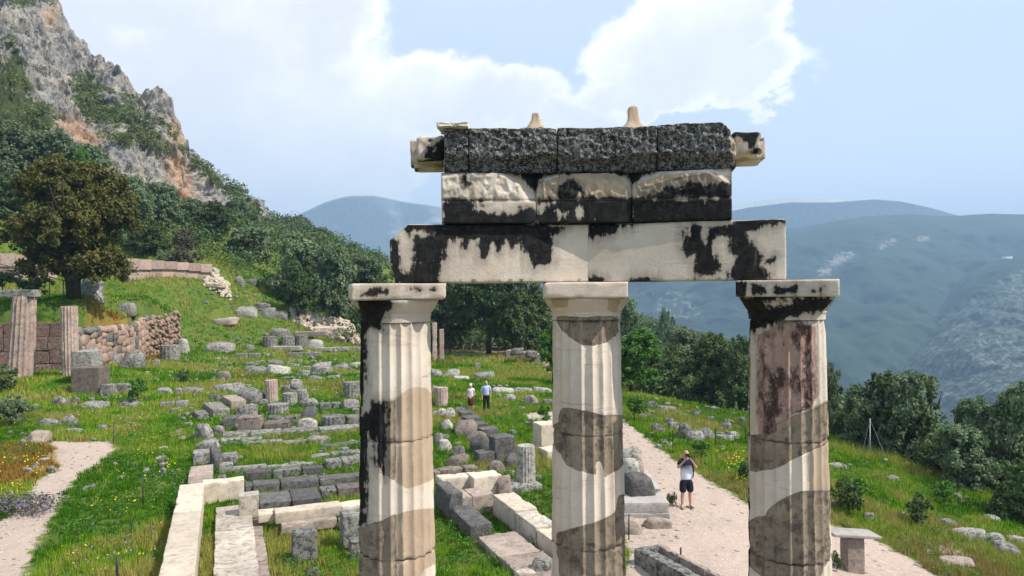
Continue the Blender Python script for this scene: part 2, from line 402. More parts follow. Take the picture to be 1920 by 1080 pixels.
M['leaf_grey'] = leaf_mat('dry_grey_shrub', (.09,.085,.055), (.14,.13,.085), (.20,.18,.12))
M['scrub'] = leaf_mat('hill_scrub', (.055,.088,.020), (.095,.135,.032), (.16,.18,.055))
M['bark'] = stone_mat('bark', (.10,.075,.055), (.06,.045,.035), (.03,.025,.02), .5, 5, (.2,.17,.14), .1, .04)
def gm(t, b):
    return t.attr('gcol', 'Color')
def grass_mat(name, trans=.3):
    m = bpy.data.materials.new(name); m.use_nodes = True; t = NT(m.node_tree); t.n.clear(); c = t.attr('gcol', 'Color')
    d = t.new('ShaderNodeBsdfDiffuse'); t.put(d.inputs[0], c); tr = t.new('ShaderNodeBsdfTranslucent'); t.put(tr.inputs[0], c)
    mx = t.new('ShaderNodeMixShader'); mx.inputs[0].default_value = trans; t.l.new(d.outputs[0], mx.inputs[1]); t.l.new(tr.outputs[0], mx.inputs[2])
    o = t.new('ShaderNodeOutputMaterial'); t.l.new(mx.outputs[0], o.inputs[0]); return m
M['grass'] = grass_mat('grass_blades'); M['petal'] = grass_mat('petals', .2)

# ================================================================== GROUND
def gpoly(pts, lo=6): return [tuple(G(x, y, lo=lo)[:2]) for x, y in pts]
PATHS = [gpoly([(-90,1130),(20,1130),(45,1080),(60,1035),(85,985),(122,925),(150,890),(188,868),(215,842),(205,828),(160,829),(92,826),(98,855),(112,880),(72,900),(50,930),(30,965),(0,978),(-90,1010)]),
         gpoly([(1172,786),(1214,825),(1262,860),(1332,905),(1402,945),(1480,962),(1556,985),(1640,1010),(1700,1045),(1755,1080),(1800,1125),(1700,1250),(1300,1250),(1180,1130),(1178,1040),(1170,1000),(1172,960),(1170,850),(1150,815),(1100,800),(1040,794),(1000,788),(972,776),(1030,772),(1110,770)])]
DRY = [gpoly([(1735,1025),(1790,1018),(1835,1058),(1780,1062)]), gpoly([(820,655),(1000,655),(1010,672),(900,668),(815,662)]),
       gpoly([(1000,672),(1120,690),(1110,730),(1030,700)])]
ORANGE = [gpoly([(0,835),(100,832),(120,865),(60,900),(10,905),(-40,900)]), [tuple(PY(x, y, D)[:2]) for x, y, D in [(150,605,53),(240,608,58),(300,590,64),(300,572,66),(200,578,60)]]]
def union_sd(X, Y, polys):
    r = np.full(np.shape(X), -1e9)
    for p in polys: r = np.maximum(r, sdpoly(X, Y, p))
    return r
ang = np.concatenate([np.arange(-180, -46, 3.0), np.arange(-46, 46, .23), np.arange(46, 180, 3.0)])
ang = np.radians(ang); rad = [0.5]
while rad[-1] < 14000: rad.append(rad[-1]+max(.30, min(rad[-1]*.0125, 1e9)) if rad[-1] > 8 else rad[-1]+.8)
rad = np.array(rad)
A_, R_ = np.meshgrid(ang, rad, indexing='ij'); GX, GY = np.sin(A_)*R_, np.cos(A_)*R_
GZ = hgt(GX, GY)
near = R_ < 130
pa = np.full(GX.shape, -5.0); pa[near] = union_sd(GX[near], GY[near], PATHS)
dr = np.full(GX.shape, -5.0); dr[near] = union_sd(GX[near], GY[near], DRY)
og = np.full(GX.shape, -5.0); og[near] = union_sd(GX[near], GY[near], ORANGE)
Vg = np.stack([GX, GY, GZ], -1).reshape(-1, 3); Fg = grid_faces(len(ang), len(rad), wrap=True)[:, ::-1]
def ground_b(t, b):
    p = gpos(t); n = t.noise(p, .35, 6, .6); nf = t.noise(p, 6, 6, .7); nn = t.noise(p, 1.7, 5, .6)
    g = t.mix(t.ss(n, .35, .65), (.065,.12,.018), (.11,.145,.028)); g = t.mix(t.ss(nf, .45, .75), g, (.13,.12,.045))
    a = t.m('ADD', t.attr('path'), t.m('MULTIPLY', t.m('SUBTRACT', nn, .5), .9)); a = t.m('ADD', a, t.m('MULTIPLY', t.m('SUBTRACT', nf, .5), .8))
    pth = t.mix(t.ss(nf, .3, .7), (.33,.25,.205), (.46,.37,.31)); pth = t.mix(t.ss(n, .35, .62), pth, (.42,.325,.27)); pth = t.mix(t.m('MULTIPLY', t.ss(t.noise(p, .9, 7, .7), .50, .66), .6), pth, (.33,.265,.22))
    far = t.new('ShaderNodeNewGeometry').outputs['Position']
    gr = t.vor(p, 7.0); pth = t.mix(t.m('MULTIPLY', t.ss(gr, .22, .08), .55), pth, (.66,.60,.53))
    gr2 = t.noise(p, 2.4, 5, .7); pth = t.mix(t.m('MULTIPLY', t.ss(gr2, .58, .72), .5), pth, (.34,.28,.22))
    c = t.mix(t.ss(a, -.12, .14), g, pth)
    d = t.m('ADD', t.attr('dry'), t.m('MULTIPLY', t.m('SUBTRACT', nn, .5), 1.2)); c = t.mix(t.ss(d, -.1, .25), c, (.33,.25,.18))
    o = t.m('ADD', t.attr('orange'), t.m('MULTIPLY', t.m('SUBTRACT', nn, .5), 1.5)); c = t.mix(t.m('MULTIPLY', t.ss(o, -.1, .3), .6), c, (.30,.17,.04))
    bump(t, b, t.m('ADD', nf, t.m('MULTIPLY', nn, 1.2)), .05, .9)
    return c
M['ground'] = mat('ground_earth', ground_b, .95, .1)
obj('ground', mesh_np('ground', Vg, Fg, M['ground'], True, {'path': pa.ravel(), 'dry': dr.ravel(), 'orange': og.ravel()}), kind='structure')

# ================================================================== CLIFF
sil = [(-700,-900,330),(-250,-560,310),(-60,-260,280),(0,-150,265),(60,-60,258),(105,0,252),(130,50,248),(152,82,244),(165,110,240),(200,122,230),(235,150,222),(262,185,215),(274,172,211),(284,168,209),(302,182,206),
       (318,208,202),(330,236,199),(342,262,197),(346,290,196),(372,300,194),(392,322,192),(415,348,192),(440,358,192),(468,380,196),(495,407,200),(520,418,215),(560,414,250),(600,438,262),(640,462,270),(690,480,280),(735,497,285),(800,530,290),(900,580,295)]
foot = [(-700,560,92),(-250,540,92),(0,500,93),(150,495,96),(300,492,98),(495,490,104),(640,520,120),(735,540,140),(900,600,170)]
NT_, NS_ = 620, 230
tpx = np.concatenate([np.linspace(-700, -60, 70), np.linspace(-55, 560, 480), np.linspace(562, 900, 70)])
def itp(tab, x, c): return np.interp(x, [q[0] for q in tab], [q[c] for q in tab])
s_ = np.linspace(0, 1, NS_)
Rp = np.array([PY(x, itp(sil, x, 1), itp(sil, x, 2)) for x in tpx]); Fp = np.array([PY(x, itp(foot, x, 1)+25, itp(foot, x, 2)) for x in tpx])
S2 = s_[None, :, None]
curve = S2**1.12
XY = Fp[:, None, :]*(1-S2)+Rp[:, None, :]*S2
CP = XY.copy(); CP[..., 2] = Fp[:, None, 2]*(1-curve[..., 0])+Rp[:, None, 2]*curve[..., 0]
# relief: terraces of rock bands + crags, fading to the silhouette line so that the outline stays
rel = (ridged(CP*np.array([.055,.055,.03])+3, 5, 5)-.55)*15 + fbm(CP*.16, 4, 9)*6 + (ridged(CP*np.array([.17,.17,.15]), 4, 15)-.5)*5.0 + fbm(CP*.8, 3, 19)*2.0
fade = np.clip((1-s_)/.10, .16, 1)[None, :]*np.clip(s_/.12, 0, 1)[None, :]
soft = np.interp(tpx, [470, 520], [1, .25])[:, None]
toE = EYE-CP; toE[..., 2] = 0; toE /= np.linalg.norm(toE, axis=2, keepdims=True); nrm = toE*.8+np.array([.25, 0, .5])
CP = CP+nrm*(rel*fade*soft)[..., None]
CP[..., 2] += (fbm(CP*.35, 4, 33)*3.0*np.clip((s_-.85)/.15, 0, 1)[None, :])*soft
# far side behind the ridge
back = []
for k, (dd, dz) in enumerate([(14, -6), (45, -30), (120, -90), (240, -200)]):
    q = CP[:, -1, :].copy(); dirv = q-EYE; dirv[:, 2] = 0; dirv /= np.linalg.norm(dirv, axis=1, keepdims=True)
    q = q+dirv*dd; q[:, 2] += dz; q += (fbm(q*.03+k, 3, 60)*np.array(8.0))[:, None]*np.array([0, 0, 1]); back.append(q)
CP = np.concatenate([CP, np.stack(back, 1)], 1)
cx, cy = project(CP)
veg_p = [[(-200,100),(0,110),(35,60),(60,110),(70,180),(110,210),(110,240),(50,300),(0,300),(-200,300)], [(130,140),(175,135),(205,190),(260,170),(275,230),(255,250),(200,245),(160,215),(130,190)],
         [(0,280),(80,230),(130,250),(140,300),(230,330),(330,350),(340,380),(440,390),(470,430),(480,520),(0,520),(-200,500),(-200,300)], [(255,215),(285,210),(300,250),(330,265),(300,300),(260,270),(235,290),(215,255)],
         [(340,280),(380,300),(480,385),(500,420),(560,414),(740,490),(900,560),(900,700),(480,600),(470,440),(430,370),(380,335)], [(60,85),(100,90),(110,130),(70,130)], [(0,-300),(60,-100),(80,0),(70,40),(40,20),(0,0),(-300,-100)]]
rock_p = [[(100,215),(150,225),(215,260),(250,300),(235,345),(200,330),(150,310),(125,260)], [(283,170),(345,285),(370,320),(400,345),(440,365),(455,390),(340,385),(310,330),(300,280),(285,240),(268,200)],
          [(0,20),(70,0),(130,50),(140,200),(110,200),(60,160),(20,100)]]
vg = union_sd(cx, cy, veg_p); rk = union_sd(cx, cy, rock_p); vegv = np.clip(vg, -40, 25)-np.clip(rk, 0, 30)*1.2
orange = union_sd(cx, cy, [[(305,285),(345,290),(350,320),(365,375),(335,375),(320,335)], [(322,215),(345,245),(345,285),(320,270)], [(80,20),(105,10),(108,50),(90,50)], [(105,215),(140,225),(190,260),(170,290),(120,250)]])
redc = union_sd(cx, cy, [[(325,355),(350,365),(347,382),(333,378)]])
CV = CP.reshape(-1, 3); CF = grid_faces(len(tpx), CP.shape[1])
def cliff_b(t, b):
    p = gpos(t); q = t.vmul(p, (1, 1, .75)); n = t.noise(q, .09, 8, .65); n2 = t.noise(q, .5, 8, .7); n3 = t.noise(t.vmul(p, (1,1,.8)), .9, 7, .7)
    c = t.mix(t.ss(n, .35, .65), (.26,.255,.25), (.42,.37,.31)); c = t.mix(t.ss(n2, .49, .60), c, (.11,.115,.12)); c = t.mix(t.m('MULTIPLY', t.ss(t.noise(q, 1.6, 6, .7), .54, .64), .7), c, (.07,.072,.072))  # dark mixes paint the shade of crevices into the rock colour
    c = t.mix(t.m('MULTIPLY', t.ss(n3, .55, .75), .7), c, (.52,.47,.40))
    o = t.m('ADD', t.attr('ochre'), t.m('MULTIPLY', t.m('SUBTRACT', n2, .5), 60)); c = t.mix(t.m('MULTIPLY', t.ss(o, -14, 12), .75), c, (.52,.33,.20))
    r = t.m('ADD', t.attr('redc'), t.m('MULTIPLY', t.m('SUBTRACT', n2, .5), 12)); c = t.mix(t.m('MULTIPLY', t.ss(r, -3, 3), .9), c, (.30,.11,.055))
    v = t.m('ADD', t.attr('veg'), t.m('MULTIPLY', t.m('SUBTRACT', n2, .5), 150)); v = t.m('ADD', v, t.m('MULTIPLY', t.m('SUBTRACT', n3, .5), 60))
    g = t.mix(t.ss(n3, .35, .7), (.045,.065,.018), (.10,.12,.04)); c = t.mix(t.ss(v, -6, 14), c, g)
    bump(t, b, t.m('ADD', n2, t.m('MULTIPLY', n3, .5)), 1.2, 1.0); return c
M['cliff'] = mat('cliff_rock', cliff_b, .95, .1)
obj('mountain', mesh_np('mountain', CV, CF, M['cliff'], False, {'veg': vegv.ravel(), 'ochre': np.clip(orange, -60, 30).ravel(), 'redc': np.clip(redc, -60, 30).ravel()}), kind='structure')
# scrub on the slope: leaf masses
def blob_leaves(C, Rr, nleaf, size, seed, flat_=.8, shell=(.55, 1.05)):
    """C (n,3) centres, Rr (n,) radii; nleaf per blob -> quads verts, faces, rnd"""
    rs = np.random.RandomState(seed); n = len(C); tot = n*nleaf
    D = rs.normal(size=(tot, 3)); D /= np.linalg.norm(D, axis=1, keepdims=True)
    D[:, 2] = np.abs(D[:, 2])*np.where(rs.rand(tot) < .72, 1, -1)
    rr = rs.uniform(shell[0], shell[1], tot)**.8
    c = np.repeat(C, nleaf, 0); rb = np.repeat(Rr, nleaf)
    P = c+D*(rb*rr)[:, None]*np.array([1, 1, flat_])
    return leaf_quads(P, D, size, rs)
def leaf_quads(P, D, size, rs, asp=.55):
    n = len(P); nr = D*.7+rs.normal(size=(n, 3))*.55+np.array([0, 0, .25]); nr /= np.linalg.norm(nr, axis=1, keepdims=True)
    t1 = np.cross(nr, rs.normal(size=(n, 3))); t1 /= np.linalg.norm(t1, axis=1, keepdims=True); t2 = np.cross(nr, t1)
    s = size*rs.uniform(.6, 1.35, n)[:, None]
    V = np.stack([P-t1*s, P-t2*s*asp, P+t1*s, P+t2*s*asp], 1).reshape(-1, 3)
    Fc = np.arange(n*4).reshape(n, 4); rnd = np.repeat(rs.rand(n), 4)
    return V, Fc, rnd
rs = np.random.RandomState(3)
flatv = vegv[:, :NS_].ravel(); cand = np.where((flatv+fbm(CP[:, :NS_].reshape(-1,3)*.12, 3, 91)*150 > 10))[0]
wts = np.linalg.norm(CP[:, :NS_].reshape(-1, 3)[cand]-EYE, axis=1)**0; sel = rs.choice(cand, 1500)
cc = CP[:, :NS_].reshape(-1, 3)[sel]+rs.normal(size=(1500, 3))*.6
V, Fc, rn = blob_leaves(cc, rs.uniform(.7, 2.2, 1500), 70, .28, 4)
props(obj('scrub', mesh_np('scrub', V, Fc, M['scrub'], False, {'rnd': rn})), 'low green scrub spread over the rocky mountain slope', 'scrub', None, 'stuff')

# ================================================================== FAR HILLS
def hill_mat(name, g1, g2, rockc, rock_amt=.5, sc=.01, streak=(1, 1, .4)):
    def f(t, b):
        p = gpos(t); n = t.noise(p, sc, 8, .62); n2 = t.noise(t.vmul(p, streak), sc*13, 9, .75); n3 = t.noise(p, sc*22, 6, .7)
        c = t.mix(t.ss(n, .35, .65), g1, g2); c = t.mix(t.m('MULTIPLY', t.ss(n3, .4, .7), .6), c, tuple(x*.45 for x in g1))
        a = t.m('ADD', t.attr('rocky'), t.m('SUBTRACT', n2, .5)); c = t.mix(t.m('MULTIPLY', t.ss(a, .04, .16), rock_amt), c, rockc); return c
    return mat(name, f, 1, .05)
def hill(name, top, bot, depth, mt, ns=120, nt=320, amp=60, fr=.0016, rocky=(), seed=0, curve=1.0):
    """top: [(px,py,D)], bot: [(px,py,D)] : slope facing the camera, relief in it, and a far side"""
    px = np.linspace(top[0][0], top[-1][0], nt); s = np.linspace(0, 1, ns)
    T = np.array([PY(x, itp(top, x, 1), itp(top, x, 2)) for x in px]); B = np.array([PY(x, itp(bot, x, 1), itp(bot, x, 2)) for x in px])
    S = s[None, :, None]; Pp = B[:, None, :]*(1-S)+T[:, None, :]*S; Pp[..., 2] = B[:, None, 2]+(T-B)[:, None, 2]*(s[None, :]**curve)
    rel = (ridged(Pp*np.array([fr, fr, fr])+seed, 5, seed+3)-.5)*amp + fbm(Pp*fr*4, 4, seed+5)*amp*.45+fbm(Pp*fr*16, 3, seed+6)*amp*.12
    fd = np.clip((1-s)/.22, .05, 1)*np.clip(s/.15, 0, 1)
    d = EYE-Pp; d[..., 2] = 0; d /= np.linalg.norm(d, axis=2, keepdims=True)
    Pp = Pp+(d*.8+np.array([0, 0, .35]))*(rel*fd)[..., None]
    bk = []
    for dd, dz in ((.06, -.05), (.2, -.35), (.45, -1.0)):
        q = Pp[:, -1, :].copy(); dv = q-EYE; dv[:, 2] = 0; q = q+dv*dd; q[:, 2] += dz*np.maximum(T[:, 2]-B[:, 2], 40); bk.append(q)
    Pp = np.concatenate([Pp, np.stack(bk, 1)], 1); x_, y_ = project(Pp)
    rk_ = np.full(x_.shape, -.19)
    for poly, v in rocky: rk_ = np.maximum(rk_, -.19+(v+.08)*np.clip(sdpoly(x_, y_, poly)/25+.5, 0, 1))
    return obj(name, mesh_np(name, Pp.reshape(-1, 3), grid_faces(nt, Pp.shape[1]), mt, True, {'rocky': rk_.ravel()}), kind='structure')
HM = hill_mat('far_hill_scrub', (.020,.042,.026), (.036,.058,.034), (.38,.37,.34), .6, .006)
HM2 = hill_mat('near_hill_scrub', (.018,.036,.022), (.032,.052,.03), (.36,.37,.36), .42, .010, (1, 1, .8))
HM3 = hill_mat('distant_limestone_hill', (.42,.44,.43), (.47,.48,.47), (.5,.5,.48), .3, .003)  # pale colour paints distance haze onto the far mountains
hill('far_mountain', [(380,520,3300),(480,470,3300),(560,402,3300),(610,378,3300),(650,367,3300),(700,366,3300),(760,378,3300),(820,386,3300),(900,420,3300),(1000,440,3300),(1150,450,3300),(1300,420,3300),(1380,385,3300),(1440,373,3300),(1490,372,3300),(1560,370,3300),(1650,392,3300),(1800,420,3300),(2300,440,3300),(2700,500,3300)],
     [(380,560,3600),(2700,560,2500)], 0, HM3, 60, 240, 240, .0012, seed=4)
hill('far_mountain', [(1000,520,2950),(1150,470,2950),(1330,405,2950),(1400,390,2950),(1480,380,2950),(1560,380,2950),(1640,374,2950),(1690,378,2950),(1745,390,2950),(1795,404,2950),(1900,430,2950),(2100,470,2950),(2500,520,2950)],
     [(1000,600,3600),(1500,600,3600),(2500,600,2500)], 0, HM3, 80, 260, 180, .0014, seed=9)
hill('mountain_slope', [(820,600,2730),(950,560,2590),(1100,510,2450),(1250,470,2310),(1400,440,2240),(1480,430,2240),(1560,416,2240),(1620,406,2240),(1700,402,2240),(1780,406,2240),(1860,401,2240),(1920,403,2240),(2100,395,2240),(2400,380,2240),(3000,420,2240)],
     [(820,760,1225),(1200,760,1050),(1600,860,909),(1920,900,909),(3000,900,909)], 0, HM, 200, 420, 175, .0032,
     rocky=[([(1530,500),(1560,470),(1600,462),(1612,480),(1560,520),(1530,530)], .22), ([(1640,455),(1680,437),(1690,450),(1650,482)], .24), ([(1715,445),(1745,436),(1745,452),(1718,456)], .34), ([(1570,540),(1620,545),(1668,568),(1660,575),(1600,552)], .08), ([(1180,540),(1300,540),(1330,600),(1240,610)], .16), ([(1700,470),(1850,520),(1800,540)], .05)], seed=2, curve=1.15)
hill('mountain_spur', [(1300,905,1500),(1440,860,1500),(1560,770,1536),(1640,690,1560),(1700,620,1584),(1760,560,1608),(1820,508,1632),(1870,488,1644),(1905,480,1656),(1960,474,1668),(2100,460,1680),(2600,430,1680)],
     [(1300,960,840),(1560,960,768),(1920,1000,672),(2600,1050,648)], 0, HM2, 220, 360, 150, .0040,
     rocky=[([(1600,960),(1560,800),(1650,690),(1760,590),(1900,500),(2600,440),(2600,1000)], .17)], seed=6, curve=.9)
hill('wooded_hill', [(1000,570,330),(1120,576,330),(1180,585,325),(1215,592,320),(1250,606,310),(1290,618,300),(1340,626,290),(1400,648,280),(1480,690,270),(1560,740,260)],
     [(1000,640,180),(1200,700,150),(1400,760,140),(1560,820,130)], 0, hill_mat('wooded_hill_scrub', (.03,.05,.015), (.05,.075,.02), (.2,.19,.12), .4, .05), 60, 160, 9, .03, seed=3)

# ================================================================== TREES
def crown_mesh(name, H, Wd, nl, size, mt, seed, lobes=16, base=.25, top=1.0, shape=1.0, blobn=26):
    """crown of leaf quads round sub-clumps on lobes; origin at tree base, total height H, width Wd"""
    rs = np.random.RandomState(seed); C = []; Rr = []
    for i in range(lobes):
        z = rs.uniform(0, 1); u = (z-.42)/.60; pr = math.sqrt(max(.05, 1-u*u*shape))
        a = rs.uniform(0, 2*math.pi); q = (rs.uniform(.15, 1))**.5*pr
        r = Wd*rs.uniform(.14, .22); C.append((math.cos(a)*q*(Wd/2-r), math.sin(a)*q*(Wd/2-r), H*(base+(top-base)*(.12+.74*z)))); Rr.append(r)
    C.append((0, 0, H*(base+.5*(top-base)))); Rr.append(Wd*.27); C = np.array(C); Rr = np.array(Rr)
    # second level: clumps on each lobe's surface
    sub = blobn; D = rs.normal(size=(len(C)*sub, 3)); D /= np.linalg.norm(D, axis=1, keepdims=True); D[:, 2] = np.where(D[:, 2] < -.2, -D[:, 2], D[:, 2])
    C2 = np.repeat(C, sub, 0)+D*np.repeat(Rr, sub)[:, None]*rs.uniform(.6, 1.08, (len(D), 1)); R2 = np.repeat(Rr, sub)*rs.uniform(.16, .34, len(D))
    per = max(4, int(nl/len(C2)))
    E = rs.normal(size=(len(C2)*per, 3)); E /= np.linalg.norm(E, axis=1, keepdims=True)
    P = np.repeat(C2, per, 0)+E*(np.repeat(R2, per)*rs.uniform(.2, 1.1, len(E)))[:, None]
    nd = np.repeat(D, per, 0)*.8+E*.6; nd /= np.linalg.norm(nd, axis=1, keepdims=True)
    V, Fc, rn = leaf_quads(P, nd, size, rs)
    cr = np.repeat(np.repeat(rs.rand(len(C2)), per), 4); rn = np.clip(rn*.55+cr*.5, 0, 1)
    return mesh_np(name, V, Fc, mt, False, {'rnd': rn})
def tube(pts, r, n=7, seed=0, jit=.1):
    pts = np.array(pts, float); m = len(pts); r = np.array(r, float); V = []; 
    for i in range(m):
        d = pts[min(i+1, m-1)]-pts[max(i-1, 0)]; d /= np.linalg.norm(d)+1e-9
        a = np.cross(d, [0.31, .95, .07]); a /= np.linalg.norm(a); b = np.cross(d, a)
        for k in range(n):
            th = 2*math.pi*k/n; rr = r[i]*(1+jit*(_h(np.array(i), np.array(k), np.array(seed), 5)-.5)*2); V.append(pts[i]+(a*math.cos(th)+b*math.sin(th))*rr)
    Fc = [[i*n+k, i*n+(k+1) % n, (i+1)*n+(k+1) % n, (i+1)*n+k] for i in range(m-1) for k in range(n)]
    Fc.append([*range(n)][::-1]); Fc.append([(m-1)*n+k for k in range(n)])
    return np.array(V), Fc
def join(parts):
    V = []; Fc = []; o = 0
    for v, f in parts:
        V.append(np.asarray(v)); Fc += [[int(a)+o for a in q] for q in f]; o += len(v)
    return np.vstack(V), Fc
def trunk_mesh(name, H, r, seed, stems=1, spread=.12, limbs=6, base=.3, Wd=4):
    rs = np.random.RandomState(seed); ps = []
    for s in range(stems):
        a = rs.uniform(0, 6.28)+s*2.4; off = np.array([math.cos(a), math.sin(a), 0])*r*1.4*(stems > 1)
        path = [off+np.array([0, 0, -.3])]; 
        for k in range(1, 6): path.append(off*(1+k*.9*(stems > 1))+np.array([rs.normal()*H*.012, rs.normal()*H*.012, H*.13*k]))
        ps.append(tube(path, np.linspace(r*1.15, r*.35, 6), 8, seed+s))
        for l in range(limbs):
            st = path[2+l % 3]; a2 = rs.uniform(0, 6.28); e = st+np.array([math.cos(a2)*Wd*.30, math.sin(a2)*Wd*.30, H*rs.uniform(.18, .36)]); mid = (st+e)/2+np.array([0, 0, -H*.02])
            ps.append(tube([st, mid, e], [r*.45, r*.3, r*.1], 6, seed+l+9))
    V, Fc = join(ps); return mesh_np(name, V, Fc, M['bark'], True)
PROT = {}
def kind(key, name, H, Wd, nl, size, mt, seed, **k):
    tk = dict(stems=k.pop('stems', 1), limbs=k.pop('limbs', 6)); r = k.pop('r', H*.03)
    PROT[key] = (name, H, Wd, crown_mesh('crown', H, Wd, nl, size, mt, seed, **k), trunk_mesh('trunk', H, r, seed, Wd=Wd, **tk))
def tree(key, label, loc, H, Wd, group=None, rz=0, cat='tree', sink=0):
    name, h0, w0, cm, tm = PROT[key]; t = obj(name, None, (loc[0], loc[1], loc[2]-sink), rz, label=label, cat=cat, group=group)
    t.scale = (Wd/w0, Wd/w0, H/h0)
    obj('crown', cm, parent=t); obj('trunk', tm, parent=t); return t
kind('big', 'broadleaf_tree', 9.6, 9.8, 95000, .135, M['leaf_big'], 5, lobes=40, base=.05, stems=2, limbs=7, r=.30, shape=.8)
kind('oliveA', 'olive_tree', 6, 6.6, 22000, .12, M['leaf_olive'], 11, lobes=18, base=.10, stems=2)
kind('oliveB', 'olive_tree', 6, 6.4, 22000, .12, M['leaf_olive'], 23, lobes=15, base=.06)
kind('oliveC', 'olive_tree', 6, 6.0, 20000, .12, M['leaf_olive'], 37, lobes=20, base=.12, shape=.9)
kind('darkA', 'evergreen_tree', 7, 6.4, 26000, .115, M['leaf_dark'], 41, lobes=20, base=.06, stems=2)
kind('darkB', 'evergreen_tree', 7, 6.0, 24000, .115, M['leaf_dark'], 43, lobes=17, base=.10)
kind('cyp', 'cypress_tree', 8, 2.0, 7000, .12, M['leaf_dark'], 47, lobes=14, base=.04, shape=1.3)
kind('brightA', 'leafy_tree', 6, 4.6, 22000, .10, M['leaf_bright'], 51, lobes=18, base=.05, limbs=5)
kind('shrubG', 'shrub', 1.6, 2, 2600, .07, M['leaf_bright'], 61, lobes=9, base=.02, r=.04, blobn=14)
kind('shrubD', 'shrub', 1.6, 2, 2600, .07, M['leaf_dark'], 63, lobes=9, base=.02, r=.04, blobn=14)
kind('shrubY', 'shrub', 3, 3.6, 6000, .09, M['leaf_grey'], 67, lobes=12, base=.03, r=.06, blobn=18)
kind('shrubO', 'shrub', 3, 3.6, 6000, .09, M['leaf_olive'], 69, lobes=12, base=.03, r=.06, blobn=18)
def T(key, label, x0, x1, y0, y1, D, group=None, cat='tree', ext=0, keep=False):
    """tree whose crown spans the given place as seen in the photograph, standing at distance D on (or sunk to) the ground"""
    xc = (x0+x1)/2; b = PY(xc, y1, D); wd = (x1-x0)/F*D; H = (y1-y0)/F*D
    gz = float(hgt(b[0], b[1]));
    zt = b[2]+H; zb = min(b[2], gz) if gz < b[2]+1.2 else b[2]
    if gz > b[2] and not keep: zb = min(gz, zt-H*.75) if gz < zt else b[2]
    return tree(key, label, (b[0], b[1], zb-.1), zt-zb+.1, wd, group, rz=(xc*1.37) % 6.28, cat=cat)
T('big', 'large round broadleaf tree with bronze tinted crown on the left slope', 18, 262, 303, 556, 55)
gl = 'trees on the slope below the cliff'
for a in [('oliveA','pale olive tree high at the left edge behind the bronze tree',-70,75,235,400,92),('darkB','dark tree at the left edge of the picture under the pale olive',-90,60,330,500,84),
          ('oliveB','grey green olive rising just left of the bronze tree crown',30,150,248,400,96),('oliveC','blue green olive above the top of the bronze tree',95,225,275,420,98),
          ('brightA','fresh yellow green tree poking above the bronze tree top',128,190,268,340,90),('oliveA','blue green olive touching the right side of the bronze tree',205,300,340,500,84),
          ('oliveC','small olive between the bronze tree and the brown shrub',262,345,345,470,92),('darkA','dark green tree above the pink terrace wall',225,330,410,512,84),
          ('oliveB','olive under the red cave of the cliff',315,400,372,480,98),('darkB','dark tree right of the brown shrub',370,440,378,480,96),
          ('oliveA','olive beside the foot of the rocky spur',405,480,375,470,108),('darkA','dark bushy tree where the spur meets the ridge',440,500,392,460,125),
          ('oliveC','round olive standing alone above the small rubble heap',425,525,428,522,96),('oliveB','low olive behind the round one, under the ridge',480,560,430,500,120),
          ('oliveA','wide olive in the middle of the grove above the white slabs',500,620,445,575,88),('darkB','dark olive at the left end of the long rubble pile',520,600,490,592,82),
          ('oliveC','tall olive behind the long rubble pile',575,680,460,600,84),('oliveB','olive crown half hidden by the left column capital',630,740,478,600,92),
          ('oliveA','distant olive on the ridge line left of the lintel',560,650,432,500,150),('darkA','dark tree right above the small pink house',540,600,414,450,215),
          ('oliveB','far olive just left of the lintel end',650,735,470,540,140)]:
    T(*a, group=gl)
gm_ = 'dark trees between the columns'
for a in [('darkA','dense dark tree directly right of the left capital',770,880,490,648,78),('darkB','dark broad tree under the middle of the lintel',850,985,480,655,76),
          ('darkA','dark tree whose trunk stands at the right end of the long bench',905,1030,500,668,74),('darkB','dark tree behind the left capital',690,800,505,640,86),
          ('darkB','dark tree filling the gap right of the left capital',790,930,520,650,84),('darkA','dark tree filling the gap left of the middle column',930,1060,530,665,84),
          ('brightA','light green tree peeping out left of the middle column',1000,1075,590,740,54),('brightA','bright green leafy tree right of the middle column',1120,1248,608,765,52),
          ('oliveB','grey olive crown right behind the middle capital',1120,1210,545,690,80),('darkA','dark tree right of the bright green tree',1195,1300,640,760,60),
          ('darkB','biggest dark tree left of the right column',1275,1400,628,775,55),('darkA','dark tree touching the left edge of the right column',1340,1450,625,790,52),
          ('oliveC','olive crown rising behind the two dark trees left of the right column',1230,1330,618,720,95),('oliveA','distant pale tree on the wooded hill between columns',1215,1290,600,670,150),
          ('cyp','thin cypress, left one of the pair on the wooded hill',1217,1232,581,608,210),('cyp','thicker cypress, right one of the pair on the wooded hill',1236,1254,583,612,210)]:
    T(*a, group=gm_)
gr_ = 'trees on the steep right slope'
for a in [('oliveB','olive tree close behind the right edge of the right column',1515,1590,690,870,38),('oliveA','pale crowned olive behind the white guyed mast',1556,1690,735,880,36),
          ('darkB','dark green tree right of the guyed mast',1590,1740,700,890,36),('oliveC','tallest olive of the right clump',1640,1785,703,905,35),
          ('cyp','small dark pointed tree on top of the right clump',1722,1770,685,800,40),('oliveB','olive near the right edge, the upper one',1770,1900,748,930,33),
          ('oliveA','big olive filling the right edge of the picture',1835,2010,735,985,31),('oliveC','lower olive right of the clump above the rocks',1725,1870,800,950,31),
          ('darkA','dark shady tree at the right margin beyond the rock kerb',1850,1990,860,1020,27),('darkB','dark low tree between the clump and the right edge tree',1690,1800,840,930,33)]:
    T(*a, group=gr_, keep=True)
rsx = np.random.RandomState(8)
